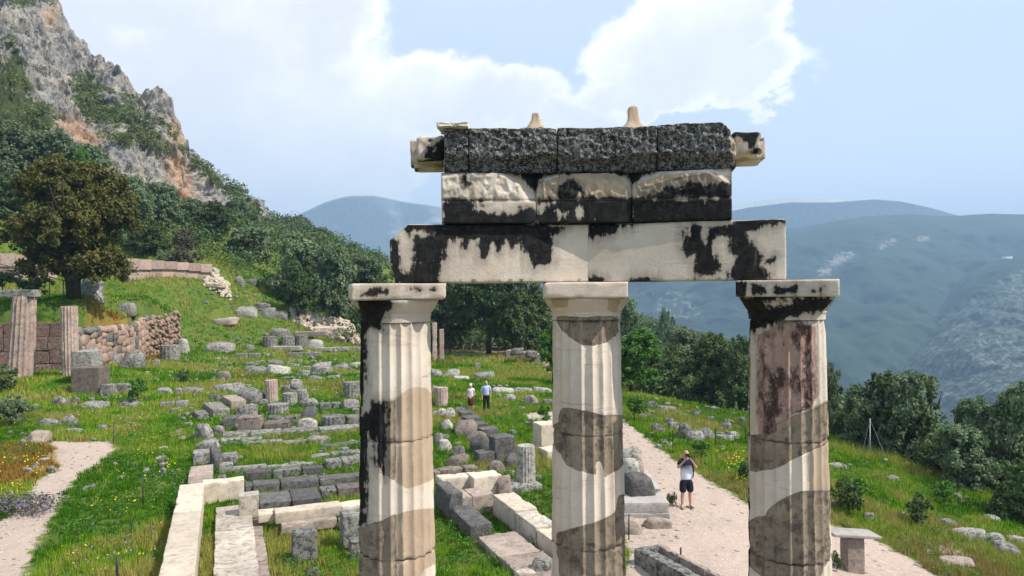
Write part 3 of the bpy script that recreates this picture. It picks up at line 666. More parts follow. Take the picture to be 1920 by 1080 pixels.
# wood farther down and on the low hill
Cw = []
for i in range(420):
    x = rsx.uniform(1000, 1560); D = rsx.uniform(150, 320); p = PY(x, np.interp(x, [1000,1180,1340,1480,1560],[575,590,634,700,745])+(1-(D-150)/170)*rsx.uniform(20, 90), D); Cw.append(p)
Cw = np.array(Cw); V, Fc, rn = blob_leaves(Cw, rsx.uniform(1.5, 3.2, len(Cw)), 90, .42, 9)
props(obj('wood', mesh_np('wood', V, Fc, M['leaf_dark'], False, {'rnd': rn})), 'dense dark wood covering the low hill beyond the columns', 'wood', None, 'stuff')
Cw = []
for i in range(500):
    x = rsx.uniform(430, 800); s = rsx.uniform(0, 1); f0 = PY(x, itp(foot, x, 1)+25, itp(foot, x, 2)); r0_ = PY(x, itp(sil, x, 1), itp(sil, x, 2)); q = f0*(1-s)+r0_*s; Cw.append(q+[0, 0, .8])
Cw = np.array(Cw); V, Fc, rn = blob_leaves(Cw, rsx.uniform(1.6, 3.4, len(Cw)), 80, .40, 10)
props(obj('wood', mesh_np('wood', V, Fc, M['leaf_dark'], False, {'rnd': rn})), 'wooded ridge falling to the right behind the olives', 'wood', None, 'stuff')
# understorey filling below the trees on the right slope
Cw = []
for i in range(330):
    x = rsx.uniform(1540, 2050); D = rsx.uniform(np.interp(x, [1540,1700,1850,2050], [39,38,32,27]), 66); b = PY(x, 800, D); Cw.append([b[0], b[1], float(hgt(b[0], b[1]))+.6])
for i in range(160):
    x = rsx.uniform(1180, 1460); D = rsx.uniform(55, 80); b = PY(x, 800, D); Cw.append([b[0], b[1], float(hgt(b[0], b[1]))+.7])
for i in range(160):
    x = rsx.uniform(640, 1040); D = rsx.uniform(80, 100); b = PY(x, 800, D); Cw.append([b[0], b[1], float(hgt(b[0], b[1]))+.9])
for i in range(900):
    x = rsx.uniform(-80, 720); D = rsx.uniform(88, 138); b = PY(x, 800, D); Cw.append([b[0], b[1], float(hgt(b[0], b[1]))+.9])
Cw = np.array(Cw); V, Fc, rn = blob_leaves(Cw, rsx.uniform(1.0, 2.3, len(Cw)), 105, .19, 12)
props(obj('undergrowth', mesh_np('undergrowth', V, Fc, M['leaf_dark'], False, {'rnd': rn})), 'dark undergrowth filling the ground below the trees', 'undergrowth', None, 'stuff')

# ================================================================== THE ROUND TEMPLE'S THREE COLUMNS
TC = np.array([.492, 1.2]); TR = 6.80; PHI0 = R(2.9); ZT = 6.762    # centre, axis radius, top of the capitals
def bpoly(pts, ox, oy, s=1.93): return [(ox+x/s, oy+y/s) for x, y in pts]
def temple_b(kindf):
    """new pale marble / old grey stone / black crust / red-brown stone by attributes, edges broken by noise"""
    def f(t, b):
        p = gpos(t); n = t.noise(p, 3.0, 8, .65); nh = t.noise(p, 14, 7, .7); st = t.noise(t.vmul(p, (9, 9, 1.1)), 1.0, 7, .68); vein = t.noise(t.vmul(p, (1.2, 1.2, 5)), 1.1, 6, .6, .8)
        new = t.mix(t.ss(n, .3, .7), (.62,.52,.42), (.70,.61,.515)); new = t.mix(t.m('MULTIPLY', t.ss(vein, .56, .70), .5), new, (.40,.29,.21))
        new = t.mix(t.m('MULTIPLY', t.ss(nh, .62, .72), .6), new, (.20,.15,.11)); new = t.mix(t.m('MULTIPLY', t.ss(st, .58, .74), .35), new, (.36,.25,.17)); new = t.mix(t.m('MULTIPLY', t.ss(t.noise(p, 1.1, 4, .6), .5, .65), .35), new, (.50,.36,.28))
        w1 = t.noise(p, .8, 5, .6); new = t.mix(t.m('MULTIPLY', t.ss(w1, .42, .62), .5), new, (.47,.40,.34)); hs_n = t.noise(t.vmul(p, (1.0, 1.0, 9)), 1.4, 7, .7, 1.2); new = t.mix(t.m('MULTIPLY', t.ss(hs_n, .60, .68), .55), new, (.30,.22,.16))
        n5 = t.noise(p, 6.5, 8, .72); old = t.mix(t.ss(n, .35, .65), (.215,.165,.12), (.31,.245,.175)); old = t.mix(t.m('MULTIPLY', t.ss(n5, .48, .62), .8), old, (.070,.060,.052)); old = t.mix(t.m('MULTIPLY', t.ss(nh, .54, .66), .6), old, (.045,.042,.038)); old = t.mix(t.m('MULTIPLY', t.ss(st, .54, .68), .75), old, (.36,.30,.23))
        be = t.mix(t.ss(n, .35, .65), (.40,.30,.21), (.47,.36,.26)); be = t.mix(t.m('MULTIPLY', t.ss(nh, .58, .7), .6), be, (.22,.16,.11))
        sb = t.noise(t.vmul(p, (3.2, 3.2, 1.7)), 1.6, 8, .72); rb = t.mix(t.ss(sb, .42, .56), (.060,.034,.028), (.36,.23,.185)); rb = t.mix(t.m('MULTIPLY', t.ss(nh, .54, .66), .55), rb, (.50,.40,.33)); rb = t.mix(t.m('MULTIPLY', t.ss(st, .56, .68), .6), rb, (.52,.42,.34))
        bk = t.mix(t.ss(nh, .42, .66), (.004,.004,.005), (.020,.019,.018)); bk = t.mix(t.m('MULTIPLY', t.ss(t.noise(p, 22, 6, .75), .62, .70), .6), bk, (.36,.32,.28)); bk = t.mix(t.m('MULTIPLY', t.ss(st, .64, .72), .4), bk, (.30,.25,.21))
        e = t.m('ADD', t.m('MULTIPLY', t.m('SUBTRACT', nh, .5), .03), t.m('MULTIPLY', t.m('SUBTRACT', n, .5), .03))
        eb = t.m('ADD', t.m('MULTIPLY', t.m('SUBTRACT', nh, .5), .17), t.m('MULTIPLY', t.m('SUBTRACT', st, .5), .24))
        c = t.mix(t.ss(t.m('ADD', t.attr('beige'), e), -.003, .005), new, be)
        c = t.mix(t.ss(t.m('ADD', t.attr('old'), e), -.003, .005), c, old)
        c = t.mix(t.ss(t.m('ADD', t.attr('brown'), t.m('MULTIPLY', eb, .5)), -.01, .02), c, rb)
        sm = t.m('ABSOLUTE', t.m('ADD', t.attr('old'), e)); c = t.mix(t.m('MULTIPLY', t.m('SUBTRACT', 1.0, t.ss(sm, .001, .006)), t.ss(n, .35, .6)), c, (.085,.068,.055))
        c = t.mix(t.m('MULTIPLY', t.ss(t.m('ADD', t.attr('black'), eb), -.13, .0), .55), c, (.25,.20,.16))
        c = t.mix(t.ss(t.m('ADD', t.attr('black'), eb), -.014, .022), c, bk)
        # thin grimy spatter, thicker where the attribute asks for it
        c = t.mix(t.m('MULTIPLY', t.ss(t.m('ADD', t.attr('grime'), t.m('MULTIPLY', t.m('SUBTRACT', st, .5), .30)), .0, .05), .9), c, (.045,.042,.038))
        j = t.attr('joint'); c = t.mix(j, c, (.09,.07,.055))
        bump(t, b, t.m('ADD', t.m('MULTIPLY', nh, .6), t.noise(p, 45, 6, .7)), .008, .7)
        return c
    return f
M['temple'] = mat('temple_stone', temple_b(0), .82, .25)
def rough_b(t, b):
    p = gpos(t); n = t.noise(p, 3, 6, .6); g = t.noise(p, 24, 6, .75); v = t.vor(t.vmul(p, (1,1,.8)), 24); h = t.m('SUBTRACT', 1.0, v)
    c = t.mix(t.ss(n, .35, .65), (.022,.023,.024), (.065,.062,.058)); g2 = t.vor(p, 42); c = t.mix(t.m('MULTIPLY', t.ss(g, .44, .60), .85), c, (.27,.27,.262)); c = t.mix(t.m('MULTIPLY', t.ss(g2, .32, .16), .8), c, (.48,.47,.45))
    c = t.mix(t.m('MULTIPLY', t.ss(t.noise(p, 9, 6, .7), .62, .7), .5), c, (.34,.25,.18))
    pl = t.mix(t.ss(n, .3, .7), (.56,.45,.35), (.64,.53,.43)); pl = t.mix(t.m('MULTIPLY', t.ss(g, .58, .72), .6), pl, (.22,.17,.13))
    e = t.m('MULTIPLY', t.m('SUBTRACT', g, .5), .16)
    c = t.mix(t.ss(t.m('ADD', t.attr('pale'), e), -.01, .02), c, pl)
    bump(t, b, t.m('ADD', g, h), .035, 1.0); return c
M['crust'] = mat('rough_black_crust', rough_b, .95, .15)
PXM = 1/174.0
TOPB = [(829,300),(1375,283),(1345,300),(1240,316),(1205,328),(1192,342),(1186,345),(1176,326),(1100,316),(1022,328),(1010,345),(1006,358),(992,342),(960,322),(900,316),(850,313),(829,318)]
def A_poly(V, polys, cut=(), ox=0, oy=0, s=1, front=None):
    x, y = project(V); r = np.full(len(V), -1.0)
    for p in polys: r = np.maximum(r, sdpoly(x, y, bpoly(p, ox, oy, s))*PXM)
    for p in cut: r = np.minimum(r, -sdpoly(x, y, bpoly(p, ox, oy, s))*PXM)
    return np.clip(r, -1, 1)

STN = [  # per column: polygons in a local frame (ox, oy), scale 1.93
 dict(ox=660, oy=520,
  black=[[(20,60),(125,60),(150,95),(120,125),(105,160),(115,195),(75,180),(50,200),(48,330),(44,420),(30,500),(20,500)], [(20,505),(72,485),(80,450),(112,455),(118,560),(90,600),(78,680),(72,620),(60,575),(50,600),(50,680),(20,700)],  # left edge strips mix crust with painted shade on the left flutes
         [(75,445),(116,455),(116,720),(98,700),(80,680),(76,560)], [(20,600),(48,600),(52,700),(50,890),(20,900)], [(120,450),(150,450),(140,560),(125,540)]],
  cutb=[[(50,200),(75,190),(72,300),(74,440),(60,480),(50,470),(52,330)], [(76,195),(108,195),(108,340),(112,450),(80,445),(74,330)], [(52,560),(72,600),(74,800),(52,860),(50,700)]],
  old=[[(115,450),(156,445),(156,738),(112,712)], [(20,910),(110,880),(160,856),(160,1160),(20,1160)]],
  beige=[[(155,442),(200,405),(235,395),(270,400),(288,420),(330,430),(330,700),(285,735),(240,755),(200,765),(155,742)], [(158,858),(180,850),(240,838),(330,835),(330,1020),(260,1060),(245,1085),(235,1160),(158,1160)]],
  brown=[]),
 dict(ox=1010, oy=520, black=[], cutb=[], beige=[[(40,75),(110,72),(105,110),(60,110)], [(250,75),(300,80),(280,130),(250,120)]],
  old=[[(65,142),(288,142),(290,200),(250,235),(200,248),(155,245),(110,215),(85,190),(68,160)], [(85,470),(150,480),(200,488),(240,500),(330,500),(330,640),(290,700),(240,722),(236,700),(222,668),(208,668),(208,715),(140,700),(100,675),(80,640),(40,595),(30,540),(70,525),(75,490)],
       [(62,925),(140,905),(200,890),(275,855),(290,790),(330,780),(330,1160),(85,1160),(70,1020),(62,1000)]], brown=[]),
 dict(ox=1380, oy=520,
  black=[[(-20,68),(90,66),(380,72),(340,112),(300,126),(240,140),(200,150),(160,156),(110,186),(75,196),(30,190)], [(-20,-5),(44,-5),(60,60),(-10,60)], [(44,20),(160,12),(170,55),(70,60)]],
  cutb=[[(60,12),(90,15),(85,50),(62,50)], [(90,80),(200,84),(190,100),(110,104)]],
  old=[[(30,575),(80,570),(190,510),(270,480),(330,450),(330,600),(240,640),(150,690),(70,705),(30,692)], [(30,940),(55,880),(80,865),(105,865),(120,840),(150,815),(190,790),(235,775),(340,772),(340,1010),(300,1090),(120,1100),(45,1045),(30,1040)]],
  beige=[[(270,470),(340,440),(340,1000),(262,1000)]],
  brown=[[(72,205),(110,186),(160,156),(230,150),(290,178),(300,440),(265,480),(200,505),(190,525),(125,575),(80,570),(72,490)]])]
DR = [1.245, 1.23, 1.24, 1.24, .55]
COLLAB = ['left fluted column, its left side black crusted and its right side repaired in pale marble', 'middle fluted column of beige marble with grey old stone bands', 'right fluted column with a black capital and a red brown upper shaft']
FIN = dict(beige=1, old=1, black=1, brown=1)
cols = []
for ci in range(3):
    ph = PHI0+R(18)*(ci-1); px_, py_ = TC[0]+TR*math.sin(ph), TC[1]+TR*math.cos(ph); S = STN[ci]
    col = thing('stone_column', (px_, py_, ZT-5.93), -ph, label=COLLAB[ci], cat='column', group='standing columns of the round temple'); cols.append((px_, py_, ph))
    Rm = np.array([[math.cos(-ph), -math.sin(-ph), 0], [math.sin(-ph), math.cos(-ph), 0], [0, 0, 1]])
    base = np.array([px_, py_, ZT-5.93])
    def wld(V): return np.asarray(V)@Rm.T+base
    def attrs(V, joint=None):
        Wv = wld(V); k = dict(ox=S['ox'], oy=S['oy'], s=1.93)
        a = {'black': A_poly(Wv, S['black'], S['cutb'], **k), 'old': A_poly(Wv, S['old'], **k), 'beige': A_poly(Wv, S['beige'], **k), 'brown': A_poly(Wv, S['brown'], **k)}
        # away from the camera side the crust is arbitrary
        N = Wv[:, :2]-base[:2]; fr = -(N[:, 1])/np.maximum(np.hypot(N[:, 0], N[:, 1]), .01)
        bk = fbm(Wv*1.3+ci*5, 4, 66)*.8; w2 = np.clip((-fr-.1)/.2, 0, 1)
        for q in ('black', 'old'): a[q] = a[q]*(1-w2)+bk*w2
        a['grime'] = np.full(len(V), -.085+(.03 if ci == 0 else 0)); a['joint'] = np.zeros(len(V)) if joint is None else joint
        return a
    # capital: abacus, echinus, necking
    top = 5.93; ah = .172
    V, Fc = rbox(.975, .975, ah, .022, .008, .004, seed=ci+1, chip=.03); V[:, 2] += top-ah
    if ci == 1:   # broken right front corner of the middle abacus
        k = np.clip((V[:, 0]-.33)*1.2+(-V[:, 1]-.2)*.3-.04+.05*fbm(V*8, 3, 3), 0, .12)*(V[:, 1] < .1); V[:, 0] -= k*.6
    a = attrs(V); X, Y = project(wld(V))
    if ci == 0: a['black'] = np.maximum(A_poly(wld(V), [[(700,534),(742,534),(740,558),(700,560),(672,562),(664,552)]])-.03, A_poly(wld(V), [[(764,539),(815,541),(815,546),(764,544)]])-.012)
    if ci == 2: a['black'] = np.maximum(A_poly(wld(V), [[(1370,526),(1402,526),(1400,556),(1370,556)], [(1408,532),(1440,532),(1436,552),(1410,552)], [(1452,536),(1500,534),(1490,556),(1450,554)]])-.015, A_poly(wld(V), [[(1510,536),(1550,534),(1545,556),(1515,556)]])-.06)
    obj('abacus', mesh_np('abacus', V, Fc, M['temple'], True, a), parent=col)
    za = top-ah; nu = 120; prof = [(0, .468), (-.008, .474), (-.035, .462), (-.07, .443), (-.105, .422), (-.138, .400), (-.150, .388), (-.156, .392), (-.17, .392), (-.176, .386), (-.19, .384), (-.215, .382), (-.238, .381)]
    zz = np.array([za+q[0] for q in prof]); rr = np.array([q[1] for q in prof]); th = np.arange(nu)/nu*2*math.pi
    V = np.stack([np.cos(th)[:, None]*rr, np.sin(th)[:, None]*rr, np.repeat(zz[None], nu, 0)], -1); V = V+(V*np.array([1, 1, 0]))*(fbm(V*7+ci, 4, 13)*.03)[..., None]
    nzp = len(prof); Vp = V.reshape(-1, 3); a = attrs(Vp)
    obj('echinus', mesh_np('echinus', Vp, grid_faces(nu, nzp, True)[:, ::-1], M['temple'], True, a), parent=col)
    zt = za-.238; tot = 5.93-ah-.238; z1 = zt; rtop, rbot = .381, .462
    hs_ = list(DR); hs_[-1] = tot-sum(DR[:-1])
    for k, h in enumerate(hs_):
        z0 = z1-h; f0, f1 = (zt-z0)/tot, (zt-z1)/tot
        ra, rb_ = rtop+(rbot-rtop)*f0, rtop+(rbot-rtop)*f1
        V, Fc = drum(ra, rb_, h-.004, 20, .088, 10, max(6, int(h/.02)), .0035, seed=ci*7+k, chip=.045, cap=False)
        V[:, 2] += z0+.002
        # rotate so a flute (not an arris) faces as in the photograph
        off = [.05, .10, .02][ci]; c_, s_a = math.cos(off), math.sin(off); V = V@np.array([[c_, s_a, 0], [-s_a, c_, 0], [0, 0, 1]])
        dj = np.minimum(V[:, 2]-z0, z1-V[:, 2]); jt = np.clip(1-dj/.009, 0, 1)*(.7)*(fbm(V*6+ci, 3, 7) > -.06)
        a = attrs(V, jt)
        # old stone surfaces are eroded: sink them a little under the repairs
        rec = (np.clip(a['old']/.01, 0, 1))*.006+np.clip(a['black']/.02, 0, 1)*.003*(a['black'] > 0); rad_ = np.hypot(V[:, 0], V[:, 1]); er = fbm(V*11+ci*3, 4, 19)*.012*np.clip(a['old']/.02, .15, 1)
        V[:, :2] *= (1-(rec-er)/rad_)[:, None]
        obj('drum', mesh_np('drum', V, Fc, M['temple'], False, a), parent=col); z1 = z0
    V, Fc = join([(np.array([[math.cos(t_)*.47, math.sin(t_)*.47, .0] for t_ in np.linspace(0, 6.2832, 24, endpoint=False)]+[[0, 0, .001]]), [[i, (i+1) % 24, 24] for i in range(24)])])
# ---- platform they stand on
def ring_step(r, z0, z1, seed):
    V = []; n = 72
    prof = [(0, z1), (r-.02, z1), (r, z1-.02), (r, z0)]
    for i in range(n):
        for (q, z) in prof: V.append((math.sin(i/n*6.28318)*q, math.cos(i/n*6.28318)*q, z))
    return np.array(V), grid_faces(n, 4, True)
pl = thing('temple_platform', (TC[0], TC[1], 0), 0, label='round stepped stone platform under the three temple columns', cat='platform')
zf = ZT-5.93
for k in range(3):
    V, Fc = ring_step(7.5+.33*k, zf-.28*(k+1)-(.15 if k == 2 else 0), zf-.28*k-.0, k); obj('step', mesh_np('step', V, Fc, M['pink']), parent=pl)

# ---- architrave: two beams, joint over the middle column
def dense_block(name, c, ang_, L, Wd, H, cell, mt, attrfn, label, cat, rough=.004, chip=.05, seed=0, rad=.012, mod=None, group=None, parent=None, freq=2.5):
    """block with its inner (camera side) face at local y=-Wd/2; c = base centre"""
    n = [int(round(L/cell)), max(3, int(round(Wd/(cell*3)))), int(round(H/cell))]
    P, Fc = box_grid(*n); P = P*np.array([L, Wd, H]); hs = np.array([L, Wd, H])/2
    inner = np.clip(P, -hs+rad, hs-rad); dv = P-inner; ln = np.linalg.norm(dv, axis=1, keepdims=True)
    Q = np.where(ln > 1e-9, inner+dv/np.maximum(ln, 1e-9)*np.minimum(rad, ln), P); Nn = np.where(ln > 1e-9, dv/np.maximum(ln, 1e-9), P/hs); Nn /= np.maximum(np.linalg.norm(Nn, axis=1, keepdims=True), 1e-6)
    d = fbm(Q*freq+seed*3.3, 5, 11)*2*rough; nr = np.sort(hs-np.abs(Q), axis=1); e = np.clip(1-(nr[:, 0]+nr[:, 1])/chip, 0, 1)
    d = d-e*np.clip(fbm(Q*6+seed+5, 4, 5)+.03, 0, 1)*chip; Q = Q+Nn*d[:, None]; Q[:, 2] += H/2
    if mod is not None: Q = mod(Q, Nn, hs)
    Wv = Q@np.array([[math.cos(ang_), math.sin(ang_), 0], [-math.sin(ang_), math.cos(ang_), 0], [0, 0, 1]])+np.array(c)
    return obj(name, mesh_np(name, Q, Fc, mt, True, attrfn(Q, Wv, Nn)), c, ang_, parent, label=label, cat=cat, group=group)
ZA0 = ZT+.004; AH = .622; ZA1 = ZA0+AH
c0, c1, c2 = [np.array(c[:2]) for c in cols]
def arch(pA, pB, ext0, ext1, seed, label, apolys, acut, mod=None):
    d = pB-pA; L0 = np.linalg.norm(d); d /= L0; n = np.array([d[1], -d[0]]); ang_ = math.atan2(d[1], d[0])
    a, b = pA-d*ext0, pB+d*ext1; mid = (a+b)/2; Wd = .68
    def fn(Q, Wv, Nn):
        at = {'black': A_poly(Wv, apolys, acut)+.012, 'grime': np.full(len(Q), -.10)}
        tp = (Nn[:, 2] > .6); at['black'] = np.where(tp, fbm(Wv*2, 3, 8)*.5-.02, at['black'])
        x, y = project(Wv); at['grime'] = np.where(y > 521-(x-1100)*.008, -.005, at['grime']); at['grime'] = np.maximum(at['grime'], -.02-np.abs(y-430)/120)
        back = Q[:, 1] > .1; at['black'] = np.where(back, fbm(Wv*1.5+4, 4, 9)*.9, at['black'])
        for q in ('old', 'beige', 'brown', 'joint'): at[q] = np.full(len(Q), -1.0 if q != 'joint' else 0.0)
        at['beige'] = np.full(len(Q), -1.0)
        return at
    return dense_block('architrave_block', (mid[0]+n[0]*(-.01), mid[1]-.01*n[1], ZA0), ang_, float(np.linalg.norm(b-a)), Wd, AH, .012, M['temple'], fn, label, 'stone beam', seed=seed, mod=mod, chip=.035)
bl1 = [[(735,452),(745,448),(750,470),(752,500),(768,515),(778,535),(735,535)], [(757,428),(790,415),(1005,415),(1037,423),(1034,488),(1003,499),(988,470),(975,450),(960,462),(950,452),(934,470),(925,455),(905,484),(898,448),(880,447),(872,466),(866,447),(845,447),(836,470),(832,492),(824,520),(836,535),(772,535),(778,500),(780,440),(765,438)],
       [(1005,425),(1060,425),(1050,436),(1035,445)]]  # polygon by the joint paints the frieze's cast shadow in black
ct1 = [[(756,440),(775,430),(816,436),(812,444),(770,443),(752,452)], [(842,447),(858,448),(856,520),(832,530),(830,500)]]
bl2 = [[(1101,415),(1190,415),(1176,424),(1150,434),(1120,442),(1101,446)], [(1280,424),(1378,424),(1378,408),(1471,405),(1473,418),(1430,424),(1400,436),(1398,460),(1390,452),(1350,440),(1340,450),(1338,470),(1350,500),(1335,518),(1308,512),(1305,470),(1290,480),(1282,465)],  # first polygon paints the shadow that the frieze casts beside the joint
       [(1372,440),(1400,440),(1412,470),(1425,480),(1415,500),(1440,515),(1438,528),(1395,530),(1365,515),(1380,500),(1385,478),(1370,470)], [(1104,520),(1130,524),(1130,532),(1104,532)], [(1180,524),(1230,525),(1230,532),(1180,532)], [(1440,490),(1455,480),(1450,492)]]
ct2 = [[(1310,430),(1325,430),(1322,456),(1312,452)], [(1282,430),(1292,430),(1292,440),(1282,440)], [(1345,442),(1362,450),(1366,500),(1352,520),(1350,480)]]
def mod_left(Q, Nn, hs):   # knocked-off upper left corner of the left beam
    t_ = (-Q[:, 0]-hs[0]+.20)*.75+(Q[:, 2]-AH+.20)*.8+fbm(Q*5, 3, 4)*.06; k = np.clip(t_-.17, 0, .3)
    Q[:, 0] += k*.7; Q[:, 2] -= k*.6; k2 = np.clip((-Q[:, 0]-hs[0]+.05)+(.12-Q[:, 2])*.6, 0, .1)*(Q[:, 2] < .2); Q[:, 0] += k2*.6; return Q
arch(c0, c1, .035, -.002, 1, 'left lintel beam of the columns, pale with black streaks and a knocked off corner', bl1, ct1, mod_left)
arch(c1, c2, -.002, -.045, 2, 'right lintel beam of the columns, pale with a large dark stain near its right end', bl2, ct2)
# ---- frieze blocks
ZF0 = ZA1+.003
fy = 7.36   # camera-side face plane (distance) along the middle
def fx(px, D): return (px-960)/F*D
fang = -.02
fr = [(829,1006.4,7.445,7.545,'left back stone above the beams with a rough pale upper part'), (1006.8,1186.8,7.550,7.535,'middle back stone above the beams with a black cross shaped stain'), (1187.2,1375,7.52,7.32,'right back stone above the beams, grey above and solid black below')]
FH = .535
FB = [[[(829,377),(930,374),(905,388),(885,392),(960,402),(1010,398),(1010,425),(829,425)], [(940,405),(1000,380),(1010,420),(930,425)], [(868,330),(875,318),(886,345),(872,350)], [(975,325),(1008,345),(1008,362),(990,350)], [(829,315),(860,315),(900,321),(920,316),(960,322),(829,300)]],
      [[(1046,348),(1075,340),(1090,352),(1096,372),(1190,374),(1190,425),(1006,425),(1006,402),(1030,385),(1048,374),(1042,362)], [(1008,372),(1060,374),(1060,380),(1008,380)]],
      [[(1186,374),(1378,370),(1378,425),(1186,425)], [(1260,350),(1300,342),(1374,345),(1374,372),(1200,374),(1230,362)]]]
FCUT = [[[(905,388),(960,383),(985,388),(960,400),(920,398)], [(885,378),(935,378),(930,384),(890,386)]], [[(1075,388),(1092,390),(1094,405),(1085,413),(1073,405)], [(1045,396),(1070,394),(1066,410),(1048,412)], [(1080,358),(1092,360),(1092,372),(1080,372)]], []]
FAR_ = [[(829,335),(900,318),(940,322),(975,345),(985,375),(829,375)], [(1010,340),(1060,325),(1150,318),(1178,345),(1183,374),(1010,374)], [(1190,345),(1240,325),(1330,320),(1365,345),(1374,372),(1190,374)]]
for k, (xa, xb, Da, Db, lab) in enumerate(fr):
    X0, X1 = fx(xa, Da), fx(xb, Db); D = (Da+Db)/2; Lf = math.hypot(X1-X0, Db-Da); fa = math.atan2(Db-Da, X1-X0)
    def md(Q, Nn, hs, k=k, X0=X0, D=D, xa=xa, xb=xb):
        Wx = Q[:, 0]+hs[0]+X0; fm = (Q[:, 1] < -hs[1]+.03)
        x = xa+(Q[:, 0]+hs[0])/(2*hs[0])*(xb-xa); z = Q[:, 2]
        # smooth fascia stands 3 cm proud of the tooled field above it; field outlined by an arched margin
        fieldpx = np.stack([x, 546.8-(x-960)*.0087+.0-F*(z+ZF0-CAM)/D+1.2], 1); sdp = sdpoly(fieldpx[:, 0], fieldpx[:, 1], FAR_[k])
        Q[:, 0] += (Q[:, 1]+hs[1])*np.where(Q[:, 0] > 0, [.065, .095, 0][k], -[0, .065, .095][k])
        up = np.clip((z-.226)/.02, 0, 1)
        dep = up*(.018+.045*np.clip(sdp/5, 0, 1)*0-.035*np.clip((sdp+3)/7, 0, 1)+.045*np.clip(-sdp/14, 0, 1))
        pit = (np.abs(fbm(np.stack([Wx*16, z*0, z*11], 1)+k*3, 3, 22))*.075)*np.clip((sdp+2)/6, 0, 1)*up
        Q[:, 1] += np.where(fm, dep+pit, 0)
        if k == 2: Q[:, 0] -= np.where((Q[:, 0] > hs[0]-.02), 0, 0)
        return Q
    def fn(Q, Wv, Nn, k=k):
        at = {'black': A_poly(Wv, FB[k]+[TOPB], FCUT[k])+.012, 'grime': np.full(len(Q), -.06)}
        x, y = project(Wv); topd = np.clip((330-y)/8, -1, 1)*.05
        at['black'] = np.maximum(at['black'], np.where(Nn[:, 1] < -.5, -.03-np.abs(y-376)/200 if k != 1 else -1, -1)); at['black'] = np.where(Q[:, 1] > 0, fbm(Wv*1.5, 4, 6)*.8, at['black'])
        at['brown'] = np.full(len(Q), -1.0); at['joint'] = np.clip(1-np.abs(y-374)/1.6, 0, 1)*.8*(Nn[:, 1] < -.5)
        at['old'] = A_poly(Wv, [[(1275,330),(1340,322),(1372,350),(1374,372),(1195,374),(1195,352)]])-.015 if k == 2 else (A_poly(Wv, [[(1014,352),(1060,335),(1100,330),(1090,374),(1014,374)]])-.05 if k == 1 else np.full(len(Q), -1.0))
        at['beige'] = A_poly(Wv, [FAR_[k]])-.01 if k != 0 else np.full(len(Q), -1.0); return at
    dense_block('frieze_block', ((X0+X1)/2-math.sin(fa)*.26, D+math.cos(fa)*.26, ZF0), fa, Lf-.004, .52, FH, .0115, M['temple'], fn, lab, 'stone block', seed=k+5, rough=.006, mod=md, chip=.03, rad=.010)
